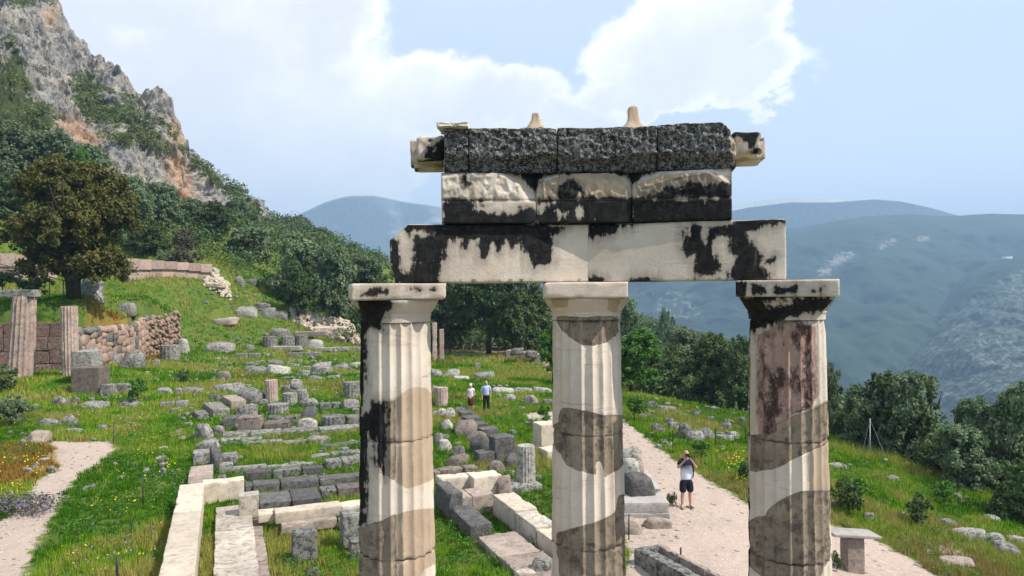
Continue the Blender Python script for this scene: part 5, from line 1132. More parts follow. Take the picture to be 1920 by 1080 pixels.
for a in [('wide pale boulder right of the pedestal pair', 172,214,660,684,'grey_pale'), ('double humped pale boulder in front of the red wall', 218,262,657,692,'grey_pale'), ('small flat grey stone in the grass left of the shrub', 96,123,743,760,'grey_pale'), ('small round grey stone right of the flat grey one', 128,146,745,758,'grey'),
    ('long light slab below the pedestal', 147,193,753,766,'grey_pale'), ('dark pyramid shaped stone in front of the green shrub', 217,254,748,765,'grey'), ('big light boulder left of the path bend', 66,108,784,801,'grey_pale'), ('tall mossy boulder right of the big light one', 112,140,776,799,'grey_pale'),
    ('light flat boulder at the head of the left path', 40,83,808,831,'pink'), ('flat greenish stone in the flowers at the path end', 178,198,796,806,'grey_pale'), ('long thin stone beside the path head', 108,152,804,811,'grey_pale'), ('small grey stone right of the green shrub', 292,321,726,739,'grey_pale'),
    ('small stone in a line of three, middle', 325,338,727,740,'grey_pale'), ('small stone in a line of three, right', 341,360,725,737,'grey_pale'), ('pale stone above the meadow drum, with a hole', 327,350,634,662,'white'), ('small pale stones left of the meadow drum', 280,298,674,687,'grey_pale'),
    ('pale boulder on the brown grass of the terrace', 216,250,567,585,'grey_pale')]: bld(*a)
drm('squat pale drum standing alone in the middle meadow', 293,328,647,676,'grey_pale')
run('low wall remains right of the pedestal', 'stone_wall', 'wall', [(187,208,722,742), (211,236,721,738)], dep=.7, mt='grey_pale', rot=0)
bld('big white rock behind the trunks of the bronze tree', 122,186,523,553,'white',D=58)

# ---- between the left and middle columns
run('double row of fallen black blocks leading away, right side', 'block_row', 'blocks', [(928,968,822,869), (905,936,806,826), (888,915,796,812), (874,902,784,798), (866,888,774,786)], dep=.75, mt='dark', cell=.08, chip=.14, rough=.03, warp=.08)
bld('broad broken black block with a cracked top', 880,928,815,852,'dark',cuts=13); blk('small black block at the foot of the cracked one', 898,928,850,874,.6,'dark',cell=.07); bld('black block squeezed beside the upright drum', 944,972,848,878,'dark')
bld('flat brown slab lying left of the black blocks', 852,894,788,818,'brown',cuts=12,dep=1.1); bld('second brown slab lower in the same row', 872,912,808,832,'brown',cuts=12); bld('dark rounded rock in front of the black blocks', 914,948,864,889,'brown')
bld('flat brown stone near the inner marble wall', 832,878,852,876,'brown',cuts=12); bld('small grey wedge stone above the flat brown stone', 847,871,836,858,'grey')
for a in [('broken white stones beside the left column, upper', 818,836,764,783,'white'), ('second broken white stone group beside the column', 834,854,764,786,'white'), ('rounded white boulder in the grass beside the row', 826,849,784,806,'white'), ('grey flat stone behind the white stones', 850,880,762,776,'grey_pale'),
          ('cracked grey stone touching the left column', 812,832,810,832,'grey'), ('flat cracked white stone touching the left column', 822,847,822,846,'white')]: bld(*a)
dr_ = drm('upright fluted marble drum standing alone, dark on its left', 969,1005,834,916,'white',nfl=20,taper=.97,rough=.006)
blk('flat grey slab under the upright fluted drum', 952,1018,916,932,1.1,'grey_pale',zb=.0)
blk('tall white pillar block partly hidden by the middle column', 1015,1052,797,845,.9,'marble',cell=.07); blk('white block at the base of the tall white pillar', 1026,1056,846,862,.9,'marble')
run('brown course behind the inner marble wall blocks', 'stone_course', 'foundation', [(815,826,886,905), (826,872,882,897), (873,897,878,892)], dep=.5, mt='brown', cell=.08)
blk('left pale marble block of the inner cross wall', 826,889,898,930,.5,'marble',zb=.30,cell=.05); blk('right pale marble block of the inner cross wall, standing forward', 888,941,896,930,.75,'marble',zb=.30,cell=.05); bld('rounded end stone of the inner cross wall', 930,958,890,927,'pink',zb=.3,cuts=5,rough=.06)
run('grey lower footing wall under the inner marble blocks', 'foundation_wall', 'wall', [(846,885,936,975), (886,926,930,966)], dep=.85, mt='pink', zb=.0, cell=.07)
t_ = thing('corner_wall', tuple(PZ(924,931,.55)[:2])+(0,), label='pale topped marble wall running from the upright drum down to the middle column', cat='wall'); Pk = PZ(924,931,.55)[:2]
for k, L in enumerate([1.75, 1.35, 1.6, 1.6]):
    c = Pk+v_*.33-u_*(sum([1.75, 1.35, 1.6, 1.6][:k])+L/2); V, Fc = rbox(.68-.06*k, L-.02, .62-.05*k, .06, .02, .01, nseed(), .07); obj('block', mesh_np('block', V, Fc, M['marble' if k % 2 == 0 else 'marble_floor']), (c[0]-Pk[0], c[1]-Pk[1], 0), AX, t_); footprint(c, v_, u_, .7, L)
t_ = thing('dark_wall', tuple(PZ(815,904,.75)[:2])+(0,), label='black limestone inner wall beside the left column running towards the camera', cat='wall'); Pk = PZ(817,905,.75)[:2]
for k, (L, wd, H, mt_) in enumerate([(1.55, .42, .78, 'dark'), (1.9, .62, .42, 'dark'), (1.7, 1.1, .22, 'pink'), (1.9, 1.15, .24, 'pink'), (1.8, 1.15, .22, 'pink')]):
    off = sum([1.55, 2.1, 1.7, 1.9, 1.8][:k]); c = Pk+v_*(wd/2+(0 if k < 2 else .1))-u_*(off+L/2); V, Fc = rbox(wd, L-.03, H, .07, .025, .015, nseed(), .08); obj('block', mesh_np('block', V, Fc, M[mt_]), (c[0]-Pk[0], c[1]-Pk[1], 0), AX, t_); footprint(c, v_, u_, wd, L)
bld('pale broken stone at the bottom edge left of the middle column', 963,1006,1066,1092,'marble_floor'); bld('grey and white boulder at the bottom beside the middle column', 990,1036,1046,1084,'grey_pale')
# behind the couple
for a in [('long low pale stone right of the couple in a broken line', 920,965,726,738,'white'), ('middle long pale stone behind the couple', 962,1004,726,737,'grey_pale'), ('right end of the pale stone line behind the couple', 1000,1036,726,737,'white'), ('round grey boulder in the meadow right of the couple', 942,967,738,752,'grey_pale'),
          ('second round boulder farther right of the couple', 982,1012,740,758,'grey_pale'), ('dark flat stone with shadow near the left column', 806,830,692,708,'grey_pale'), ('flat light slab left of the white marker stone', 829,862,692,708,'white'), ('broad flat slab below the white marker stone', 882,928,697,711,'grey_pale'),
          ('stone in the grass right of the left column, above the couple', 850,880,704,713,'white'), ('small stone near the right meadow edge', 1018,1038,748,758,'grey_pale')]: bld(*a)
blk('small upright white marker stone in the upper meadow', 891,900,681,694,.3,'white',rot=0,cell=.05)
drm('broken fluted drum just right of the left column shaft', 815,839,726,762,'poros'); bld('flat stone leaning on the broken fluted drum', 806,826,722,738,'grey_pale')
run('dark benches-like stone blocks lying under the big trees', 'block_row', 'blocks', [(838,858,640,652), (860,884,641,652)], dep=.8, mt='grey_pale', rot=0)
bn = thing('stone_bench', tuple(G(905, 656)), label='pale stone bench under the dark trees', cat='bench'); bl_ = np.array(bn.location); 
for x0, x1, y0, y1 in ((886, 924, 640, 644),): 
    p = PY((x0+x1)/2, y1, bl_[1]); V, Fc = rbox((x1-x0)/F*bl_[1], .6, .2, .1, .02, .01, 3); obj('seat', mesh_np('seat', V, Fc, M['grey_pale']), p-bl_, 0, bn)
for x in (890, 912): p = PY(x, 656, bl_[1]); V, Fc = rbox(.35, .5, 12/F*bl_[1], .1, .02, .01, 4); obj('leg', mesh_np('leg', V, Fc, M['grey_pale']), p-bl_, 0, bn)
run('pale stone foundation with dark gaps at the right end of the tree shade', 'foundation_wall', 'wall', [(949,975,657,671), (976,1000,661,675), (1001,1020,665,680)], dep=1.6, mt='pink', rot=R(-12)); bld('dark stone lying on the pale shaded foundation', 955,982,652,662,'grey',D=66); bld('second dark stone on the shaded foundation, right one', 984,1008,657,667,'grey',D=66)
# lamp
pl_ = G(812, 662); lp = thing('lamp_post', tuple(pl_), label='thin post with a small floodlight beside the left capital', cat='lamp'); Hh = PY(812, 590, pl_[1])[2]-pl_[2]
V, Fc = tube([(0, 0, 0), (0, 0, Hh)], [.08, .06], 8); obj('post', mesh_np('post', V, Fc, M['iron']), (0, 0, 0), 0, lp)
V, Fc = tube([(-.5, 0, Hh-.2), (.75, 0, Hh-.25)], [.05, .05], 6); obj('arm', mesh_np('arm', V, Fc, M['iron']), (0, 0, 0), 0, lp)
V, Fc = rbox(.3, .3, .5, .06, .1, .005, 2); obj('floodlight', mesh_np('floodlight', V, Fc, M['steel']), (.45, 0, Hh+.1), 0, lp); V, Fc = rbox(.25, .25, .2, .06, .05, .005, 2); obj('bracket', mesh_np('bracket', V, Fc, M['steel']), (.3, 0, Hh-.35), 0, lp)
for nm, x, y0, y1 in (('left pale marble stele in the tree shade by the left column', 815, 604, 648), ('right pale marble stele in the tree shade by the left column', 828, 616, 646)):
    p = PY(x, y1, 70); gz = float(hgt(p[0], p[1])); V, Fc = rbox(.45, .4, p[2]-gz+(y1-y0)/F*70, .12, .04, .02, nseed(), .1); obj('stele', mesh_np('stele', V, Fc, M['poros']), (p[0], p[1], gz-.05), .2, label=nm, cat='stele')

# ---- right of the middle column: plinth, trough, sign stand, rocks
pz0 = .0
blk('big rectangular stone plinth beside the gravel path', 1150,1254,942,963,3.7,'plinth',rot=R(-1.5),D=20.6,cell=.10,chip=.04,rough=.008)
blk('grey base course under the big plinth', 1148,1256,963,975,3.75,'plinth',rot=R(-1.5),D=20.55,cell=.12,chip=.04)
bld('dark drum-like rock with a flat grey top on the plinth', 1172,1231,884,933,'dark',D=21.2,cuts=12,rough=.06,foot=False,sink=.05); bld('white broken boulder on the plinth, front one', 1158,1203,858,895,'white',D=22.0,foot=False,sink=.25); bld('white boulder on the plinth, rear one', 1160,1206,836,868,'white',D=23.4,foot=False,sink=.3)
bld('brownish stone between the white boulders', 1185,1208,850,878,'pink',D=22.8,foot=False)
bld('flat rough step stone in front of the plinth', 1206,1261,970,992,'pink',cuts=5,dep=.6); bld('sloping pale rock below the plinth by the middle column', 1160,1212,968,1002,'pink',dep=.8)
bld('small grey plant-covered stone beside the plinth corner', 1250,1262,924,942,'grey')
# trough kerb
tr = thing('stone_trough', tuple(G(1185, 1035)), label='long broken stone trough or kerb at the bottom right of the middle column', cat='trough'); tl = np.array(tr.location)
a_, b_ = PZ(1190, 1028, .45), PZ(1330, 1105, .45); dq = (b_-a_)[:2]; Lq = np.linalg.norm(dq); dq /= Lq; nq = np.array([-dq[1], dq[0]])
for k, (off, w_, H, m0) in enumerate([(.0, .30, .62, 'grey_pale'), (.62, .16, .60, 'pink')]):
    s = 0
    for j in range(3):
        L = Lq/3; c = a_[:2]+dq*(s+L/2)+nq*(off+w_/2); V, Fc = rbox(L-.01, w_, H, .05, .03, .02, nseed(), .10); obj('side_block', mesh_np('side_block', V, Fc, M[m0]), (c[0]-tl[0], c[1]-tl[1], -.15-tl[2]), math.atan2(dq[1], dq[0]), tr); footprint(c, dq, nq, L, w_); s += L
c = a_[:2]+dq*(Lq/2)+nq*.45; V, Fc = rbox(Lq, .36, .42, .08, .02, .03, nseed(), .05); obj('fill', mesh_np('fill', V, Fc, M['brown']), (c[0]-tl[0], c[1]-tl[1], -.12-tl[2]), math.atan2(dq[1], dq[0]), tr); c = a_[:2]+nq*.38+dq*.08; V, Fc = rbox(.18, .8, .6, .05, .03, .02, nseed(), .1); obj('end_block', mesh_np('end_block', V, Fc, M['grey_pale']), (c[0]-tl[0], c[1]-tl[1], -.15-tl[2]), math.atan2(dq[1], dq[0]), tr)
# stand: one upright slab carrying a flat tilted top
Ps = G(1602, 1073); st_ = thing('sign_stand', tuple(Ps), label='flat topped stone stand on one upright slab beside the gravel path', cat='stand'); k = Ps[1]/F
hs2 = (1073-1004)*k; V, Fc = rbox(34*k, .34, hs2, .05, .012, .003, 5, .01); obj('upright', mesh_np('upright', V, Fc, M['pink']), (0, .1, -.03), R(6), st_)
V, Fc = rbox(96*k, .62, .075, .05, .012, .002, 6, .01); obj('top_slab', mesh_np('top_slab', V, Fc, M['plinth']), (-.02, .12, hs2-.02), (0, R(6), R(8)), st_); footprint(np.array(Ps[:2]), np.array([1, 0.]), np.array([0, 1.]), .5, .4)
# rocks right
for a in [('leftmost rounded rock of the rock band across the path', 1223,1249,794,813,'grey'), ('upper small rock of the rock band', 1247,1265,783,798,'grey'), ('grey rock left of the big pointed one', 1252,1276,790,808,'grey_pale'), ('big pointed grey rock in the middle of the band', 1272,1300,793,820,'grey'), ('low grey rock under the pointed one', 1288,1322,806,827,'grey_pale'),
          ('dark wedge rock right of the pointed one', 1310,1344,802,826,'grey'), ('flat light slab at the right of the rock band', 1340,1382,813,828,'grey_pale'), ('small tilted light slab above the flat one', 1365,1388,808,822,'grey_pale'), ('mossy rock behind the band', 1352,1376,792,806,'grey'), ('dark little rock near the right column', 1385,1402,783,797,'dark'),
          ('pair of small dark rocks above the band', 1296,1314,772,784,'dark'), ('grey stones near the bright green tree, left', 1212,1236,752,766,'grey'), ('flat grey stone near the bright green tree, right', 1236,1272,760,772,'grey_pale'), ('small rock right of the small dark pair', 1326,1342,780,790,'grey'),
          ('flat light slab in the grass right of the right column', 1556,1592,867,881,'grey_pale'), ('small flat stone halfway down the right slope', 1664,1692,893,903,'grey_pale'), ('round light stone at the upper end of the kerb rocks', 1768,1802,972,988,'grey_pale'), ('long flat light rock of the kerb at the right edge', 1800,1862,989,1014,'white'),
          ('light rock right of the long flat kerb rock', 1850,1892,1000,1022,'grey_pale'), ('lowest kerb rock at the right edge', 1872,1925,1016,1042,'grey_pale'), ('small pale rock above the kerb rocks at the right edge', 1896,1930,1004,1020,'white'), ('pale stone in the green slope above the kerb', 1850,1880,966,980,'grey_pale'), ('low sandy stone in the dry patch at lower right', 1776,1832,1046,1062,'pink')]: bld(*a)
# posts
def post(label, x, y0, y1, mt='iron', r=.018):
    p = G(x, y1); h = (y1-y0)/F*p[1]; V, Fc = tube([(0, 0, -.1), (.01, 0, h)], [r, r], 6, 1, 0); obj('fence_post', mesh_np('fence_post', V, Fc, M[mt], True), tuple(p), label=label, cat='post', group='thin iron posts along the paths')
post('thin iron post beyond the end of the left path', 213,791,832); post('thin iron post in lavender left of the marble wall', 268,892,950); post('thin iron post in the middle of the left flower meadow', 246,966,1010); post('thickest iron post at the bottom of the left meadow', 219,1042,1090,r=.03)
post('thin iron post beside the sloping rock right of the middle column', 1179,964,1012); post('short iron post above the trough on the gravel', 1276,1027,1058,r=.022); post('tiny iron post at the bottom right on the path edge', 1778,1072,1092)
pm = G(1632, 852); mt_ = thing('guyed_mast', tuple(pm), label='thin white mast with guy wires in front of the right trees', cat='mast'); hm = (852-785)/F*pm[1]
V, Fc = tube([(0, 0, -.1), (0, 0, hm)], [.02, .015], 8, 1, 0); obj('mast', mesh_np('mast', V, Fc, M['steel'], True), (0, 0, 0), 0, mt_)
for dx, dy in ((-.28, .2), (.55, -.4), (-.18, -.2)): V, Fc = tube([(0, 0, hm*.98), (dx, dy, float(hgt(pm[0]+dx, pm[1]+dy))-pm[2])], [.004, .004], 4, 1, 0); obj('guy_wire', mesh_np('guy_wire', V, Fc, M['steel']), (0, 0, 0), 0, mt_)
# cable railing at the upper left
ra = thing('cable_railing', tuple(PY(60, 530, 52)), label='dark railing cable with posts sloping down at the upper left', cat='railing'); rl = np.array(ra.location)
q0, q1 = PY(-60, 478, 50), PY(124, 527, 54)
V, Fc = tube([q0-rl, (q0+q1)/2-rl-[0, 0, .05], q1-rl], [.03, .03, .03], 5, 1, 0); obj('cable', mesh_np('cable', V, Fc, M['iron']), (0, 0, 0), 0, ra)
for f in (.2, .5, .66, .82, .97): c = q0*(1-f)+q1*f; g_ = float(hgt(c[0], c[1])); V, Fc = tube([(c[0]-rl[0], c[1]-rl[1], g_-.1-rl[2]), (c[0]-rl[0], c[1]-rl[1], c[2]-rl[2])], [.035, .035], 5, 1, 0); obj('railing_post', mesh_np('railing_post', V, Fc, M['iron']), (0, 0, 0), 0, ra)
# rope fence on the right bank
rp = thing('rope_fence', tuple(G(1262, 838)), label='low wire fence in the grass below the rock band', cat='fence'); rl = np.array(rp.location); tp_ = []
for x, y in ((1262, 842), (1342, 838), (1398, 835)):
    p = G(x, y); tp_.append(p+[0, 0, .75]-rl); V, Fc = tube([p-rl-[0, 0, .1], p-rl+[0, 0, .8]], [.025, .025], 5, 1, 0); obj('fence_stake', mesh_np('fence_stake', V, Fc, M['iron']), (0, 0, 0), 0, rp)
V, Fc = tube(tp_, [.006]*3, 4, 1, 0); obj('wire', mesh_np('wire', V, Fc, M['iron']), (0, 0, 0), 0, rp)

# pink house far on the ridge
hp = PY(529, 445, 178); hs3 = thing('small_house', tuple(hp), .3, label='tiny pink house on the ridge right of the cliff', cat='house'); k = 178/F
V, Fc = rbox(20*k, 2.6, 11*k, 1.0, .02, .005, 3); obj('wall', mesh_np('wall', V, Fc, flat('pink_plaster', (.42,.28,.32))), (0, 0, -.2), 0, hs3)
V = np.array([(-11.5*k, -1.6, 0), (11.5*k, -1.6, 0), (11.5*k, 1.6, 0), (-11.5*k, 1.6, 0), (-11*k, 0, 4*k), (11*k, 0, 4*k)]); obj('roof', mesh_np('roof', V, [[0,1,5,4],[2,3,4,5],[1,2,5],[3,0,4],[3,2,1,0]], flat('grey_roof', (.16,.15,.17))), (0, 0, 10.5*k-.1), 0, hs3)
for x in (-5, 3): V, Fc = rbox(3*k, .1, 5*k, 1, .01, .001, 3); obj('window', mesh_np('window', V, Fc, M['iron']), (x*k, -1.33, 3*k), 0, hs3)
hp = PY(1888, 484, 1378); V, Fc = rbox(16, 9, 4.5, 9, .1, .1, 3); wb = thing('far_building', tuple(hp-[0, 0, 1.5]), .2, label='small white building on the crest of the dark spur at right', cat='building'); obj('wall', mesh_np('wall', V, Fc, flat('white_plaster', (.75,.74,.70))), (0, 0, 0), 0, wb)
V, Fc = rbox(17, 10, .8, 9, .1, .1, 3); obj('roof', mesh_np('roof', V, Fc, flat('pale_roof', (.55,.50,.46))), (0, 0, 4.5), 0, wb)

# ---- shrubs
def SH(key, label, x0, x1, y0, y1, D=None):
    P0 = G((x0+x1)/2, y1) if D is None else PY((x0+x1)/2, y1, D); tree(key, label, P0, (y1-y0)/F*P0[1], (x1-x0)/F*P0[1], 'shrubs', rz=x0*.7 % 6, cat='shrub')
for a in [('shrubG','bright green shrub in the meadow right of the pedestal', 234,284,712,762), ('shrubD','small dark shrub above the line of three stones', 330,358,694,718), ('shrubD','dark shrub at the left edge below the leaning column', -30,40,690,735), ('shrubG','leafy plant beside the gravel edge at the foot of the right slope', 1560,1640,900,958),
          ('shrubD','dark leafy bush right of the right column on the slope', 1555,1625,905,965), ('shrubD','dark bush in the middle of the right slope', 1690,1750,930,985), ('shrubG','bushy weeds left of the bright green tree path', 1165,1215,745,792), ('shrubD','low dark bush at the near edge of the path behind the right column', 1380,1420,860,905),
          ('shrubD','small bush growing beside the stone stand', 1556,1582,1036,1072), ('shrubD','small dark weeds at the corner of the plinth', 1252,1272,925,950), ('shrubG','weedy bush below the rock band', 1290,1340,828,862), ('shrubG','green bush on the right slope above the kerb rocks', 1740,1800,905,950),
          ('shrubO','grey green bush at the left meadow edge', -20,60,735,800), ('shrubG','green weeds in front of the broken marble drum', 1000,1040,762,800)]: SH(*a)
for a in [('shrubY','brown grey shrub above the upper terrace wall', 312,385,430,508,82), ('shrubO','pale shrub left of the brown shrub on the terrace', 290,340,462,506,81), ('shrubO','dark bush at the upper left under the railing', -30,40,500,545,58), ('shrubD','dark bush left of the bronze tree trunk', 20,100,515,560,60)]: SH(*a)
# lavender clump
lv = G(28, 965); V, Fc, rn = blob_leaves(np.array([[x_*.3, y_*.3, .25] for x_ in range(-3, 4) for y_ in range(-1, 3)])*1.0, np.full(28, .32), 60, .045, 3)
gc = np.where((rn > .72)[:, None], np.array([.20,.15,.28]), np.array([.12,.13,.09])); obj('lavender_bush', mesh_np('lavender_bush', V, Fc, M['petal'], False, {'gcol': gc}), tuple(lv), label='purple grey lavender clump at the left edge of the path', cat='shrub')

# ================================================================== PEOPLE
def skin(name, pts, edges, rad, mt, loc, rz=0, parent=None, root=0, sub=2, **k):
    """pts (n,3), rad list of r or (rx,ry): one continuous surface grown round a skeleton"""
    me = bpy.data.meshes.new(name); me.from_pydata([tuple(p) for p in pts], edges, []); me.materials.append(mt)
    o = obj(name, me, loc, rz, parent, **k); m = o.modifiers.new('skin', 'SKIN')
    if not me.skin_vertices: me.attributes  # layer is made by the modifier
    for i, r in enumerate(rad):
        sv = me.skin_vertices[0].data[i]; sv.radius = (r, r) if not isinstance(r, tuple) else r; sv.use_root = (i == root)
    m.use_smooth_shade = True; s = o.modifiers.new('sub', 'SUBSURF'); s.levels = sub; s.render_levels = sub
    return o
def fl(n, c, r=.8): return flat(n, c, r, .2, .08, 30)
SK = flat('skin', (.48,.28,.19), .55, .3, .06, 40)
def head(parent, p, s=1.0, yaw=0, hair=(.5,.48,.46), bald=True, hatn=None):
    """skull with face, nose, ears; local frame, face looks to -Y"""
    V, Fc = ico(4); P = V.copy(); r = np.array([.074, .092, .115])*s
    P = P*r; lowm = np.clip(-V[:, 2], 0, 1); P[:, 0] *= 1-.28*lowm; P[:, 1] -= lowm*.012*s
    f = np.exp(-((V[:, 0]/.16)**2+((V[:, 2]+.12)/.22)**2))*(V[:, 1] < 0); P[:, 1] -= f*.026*s                      # nose
    for sx in (-1, 1):
        e = np.exp(-(((V[:, 0]-sx*.38)/.16)**2+((V[:, 2]-.08)/.12)**2))*(V[:, 1] < 0); P[:, 1] += e*.012*s          # eye sockets
        e = np.exp(-(((V[:, 1]-.05)/.18)**2+((V[:, 2]-.0)/.22)**2))*(V[:, 0]*sx > .8); P[:, 0] += sx*e*.022*s        # ears
    m_ = np.exp(-((V[:, 0]/.28)**2+((V[:, 2]+.5)/.06)**2))*(V[:, 1] < 0); P[:, 1] += m_*.006*s
    h = obj('head', mesh_np('head', P, Fc, SK, True), p, yaw, parent)
    for sx in (-1, 1):
        E, Ef = ico(1); obj('eye', mesh_np('eye', E*.011*s, Ef, M['iron'], True), (sx*.030*s, -.079*s, .010*s), 0, h)
    if not bald:
        k = (V[:, 2] > .25) | ((V[:, 1] > .1) & (V[:, 2] > -.75)); Q = P*1.10; keep = [q for q in Fc if all(k[i] for i in q)]; obj('hair', mesh_np('hair', Q+fbm(V*5, 3, 2)[:, None]*V*.03*s, keep, fl('hair', hair), True), (0, .006, .008), 0, h)
    else:
        k = (np.abs(V[:, 2]+.15) < .3) & (V[:, 1] > -.15); Q = P*1.05; keep = [q for q in Fc if all(k[i] for i in q)]; obj('hair', mesh_np('hair', Q, keep, fl('short_hair', hair), True), (0, 0, 0), 0, h)
    return h
def fingers(base, d, side, s=1.0, curl=.6):
    """five finger chains from a palm point; returns pts, edges(relative), radii"""
    pts = []; ed = []; rd = []; d = np.array(d, float); d /= np.linalg.norm(d); side = np.array(side, float); side /= np.linalg.norm(side); up = np.cross(d, side)
    for k, (o_, L) in enumerate([(-1.5, .062), (-.5, .074), (.5, .078), (1.5, .070)]):
        a = base+d*.055+side*o_*.019*s; b = a+d*L*.5*s-up*L*.15*curl; c = b+d*L*.35*s-up*L*.5*curl; n = len(pts); pts += [a, b, c]; rd += [.010*s, .0085*s, .007*s]; ed += [(-1, n), (n, n+1), (n+1, n+2)]
    a = base+side*.035*s+d*.01; b = a+side*.022*s+d*.03; c = b+d*.026*s-up*.012; n = len(pts); pts += [a, b, c]; rd += [.012*s, .010*s, .008*s]; ed += [(-1, n), (n, n+1), (n+1, n+2)]
    return pts, ed, rd
def person(label, loc, rz, H, J, clothes, hd, extra=None):
    """J: joints dict (metres, for a 1.75 m body, face to -Y); clothes: list of (name, [(joint chain)], radii, material)"""
    t = thing('person', tuple(loc), rz, label=label, cat='person'); s = H/1.75; t.scale = (s, s, s)
    P = []; E = []; Rr = []; ix = {}
    def add(n, p, r): ix[n] = len(P); P.append(np.array(p, float)); Rr.append(r)
    add('pel', J['pel'], (.155, .115)); add('waist', J['waist'], (.135, .105)); add('chest', J['chest'], (.165, .12)); add('nb', J['nb'], (.07, .07)); add('neck', J['neck'], (.055, .058)); add('hd', J['head'], (.05, .055))
    for a, b in (('pel','waist'),('waist','chest'),('chest','nb'),('nb','neck'),('neck','hd')): E.append((ix[a], ix[b]))
    for q in 'LR':
        add('sh'+q, J['sh'+q], .058); add('el'+q, J['el'+q], .042); add('wr'+q, J['wr'+q], .028); add('pa'+q, J['pa'+q], (.036, .022)); add('hip'+q, J['hip'+q], .088); add('kn'+q, J['kn'+q], .058); add('ca'+q, (np.array(J['kn'+q])*.62+np.array(J['an'+q])*.38)+np.array([0, .02, 0]), .056); add('an'+q, J['an'+q], .036)
        add('toe'+q, np.array(J['an'+q])+np.array(J.get('toe'+q, (0, -.15, -.045))), .032)
        for a, b in (('nb','sh'+q),('sh'+q,'el'+q),('el'+q,'wr'+q),('wr'+q,'pa'+q),('pel','hip'+q),('hip'+q,'kn'+q),('kn'+q,'ca'+q),('ca'+q,'an'+q),('an'+q,'toe'+q)): E.append((ix[a], ix[b]))
        d = np.array(J['pa'+q])-np.array(J['wr'+q]); sx = 1 if q == 'L' else -1; fp, fe, fr_ = fingers(np.array(J['pa'+q])-d*.3, d, J.get('fs'+q, (sx*.2, -1, 0.1)), 1.0, .5); n0 = len(P); P += fp; Rr += fr_; E += [((ix['pa'+q] if a < 0 else a+n0), b+n0) for a, b in fe]
    skin('body', P, E, Rr, SK, (0, 0, 0), 0, t)
    head(t, tuple(J['head']), 1.05, *hd)
    for nm, chain, edges, rad, mt in clothes: skin(nm, chain, edges, rad, mt, (0, 0, 0), 0, t)
    for q in 'LR':
        a = np.array(J['an'+q]); tv = np.array(J.get('toe'+q, (0, -.15, -.045))); a0 = a+[0, .03, -.05]; skin('shoe', [a+[0, 0, .01], a0, a+tv*.6+[0, 0, -.02], a+tv*1.1+[0, 0, -.005]], [(0, 1), (1, 2), (2, 3)], [.046, (.046, .042), (.05, .036), (.042, .03)], hd_shoe, (0, 0, 0), 0, t, root=1)
    if extra: extra(t)
    return t
hd_shoe = fl('grey_shoe', (.16,.14,.12))
v3 = lambda *a: np.array(a, float)
# the photographer: legs a little apart, camera at his eye, both elbows out
Pm = G(1287, 953); 
J = dict(pel=v3(0,0,.95), waist=v3(0,.0,1.10), chest=v3(0,-.01,1.30), nb=v3(0,0,1.45), neck=v3(0,-.01,1.52), head=v3(0,-.035,1.635),
  shL=v3(.18,0,1.42), elL=v3(.27,-.17,1.24), wrL=v3(.11,-.24,1.46), paL=v3(.06,-.25,1.53), shR=v3(-.18,0,1.42), elR=v3(-.30,-.12,1.26), wrR=v3(-.15,-.24,1.48), paR=v3(-.10,-.25,1.56),
  hipL=v3(.095,0,.90), knL=v3(.12,-.01,.50), anL=v3(.14,.02,.09), hipR=v3(-.095,0,.90), knR=v3(-.11,-.01,.50), anR=v3(-.13,.0,.09), fsL=(-.6,0,.6), fsR=(.6,0,.6), toeL=(.04,-.15,-.045), toeR=(-.05,-.15,-.045))
shirt = fl('white_polo_shirt', (.62,.66,.80)); navy = fl('navy_cloth', (.012,.014,.028)); blackc = fl('black_camera', (.015,.015,.017), .4)
def shirt_b(t, b):
    z = t.new('ShaderNodeSeparateXYZ'); t.put(z.inputs[0], t.new('ShaderNodeTexCoord').outputs['Object']); return t.mix(t.ss(z.outputs[2], 1.12, 1.36), (.66,.67,.78), (.014,.016,.035))
shirt = mat('shirt_white_hem_dark_chest', shirt_b, .8, .2)
cl = [('polo_shirt', [v3(0,0,.86), v3(0,0,.93), J['waist'], J['chest'], J['nb']+[0,0,.0], J['shL'], J['shL']*.55+J['elL']*.45, J['shL']*.35+J['elL']*.65, J['shR'], J['shR']*.55+J['elR']*.45, J['shR']*.35+J['elR']*.65], [(0,1),(1,2),(2,3),(3,4),(4,5),(5,6),(6,7),(4,8),(8,9),(9,10)], [(.19,.15),(.19,.15),(.19,.15),(.20,.15),(.095,.09),.088,.072,.072,.088,.072,.072], shirt),
      ('shorts', [J['pel']+[0,0,.06], J['pel']-[0,0,.03], J['hipL']-[0,0,.05], J['knL']+[0,0,.12], J['knL']-[0,0,.03], J['hipR']-[0,0,.05], J['knR']+[0,0,.12], J['knR']-[0,0,.03]], [(0,1),(1,2),(2,3),(3,4),(1,5),(5,6),(6,7)], [(.185,.15),(.185,.15),.125,.115,.115,.125,.115,.115], navy)]
def cam_extra(t):
    V, Fc = rbox(.14, .075, .10, .02, .015, .001, 2); c_ = obj('camera_body', mesh_np('camera_body', V, Fc, blackc, True), (-.02, -.215, 1.60), 0, t); V, Fc = tube([(0, -.03, .05), (0, -.13, .05)], [.036, .04], 12, 1, 0); obj('lens', mesh_np('lens', V, Fc, blackc, True), (0, 0, 0), 0, c_)
    V, Fc = tube([(.17, .05, 1.44), (.20, -.10, 1.2), (.17, -.13, .98), (.16, -.02, .93)], [.02]*4, 6, 1, 0); obj('strap', mesh_np('strap', V, Fc, blackc, True), (0, 0, 0), 0, t)
person('man in white T-shirt with dark chest and navy shorts photographing on the gravel path', Pm, R(8), 1.76, J, cl, (0, (.42,.40,.38), True), cam_extra)
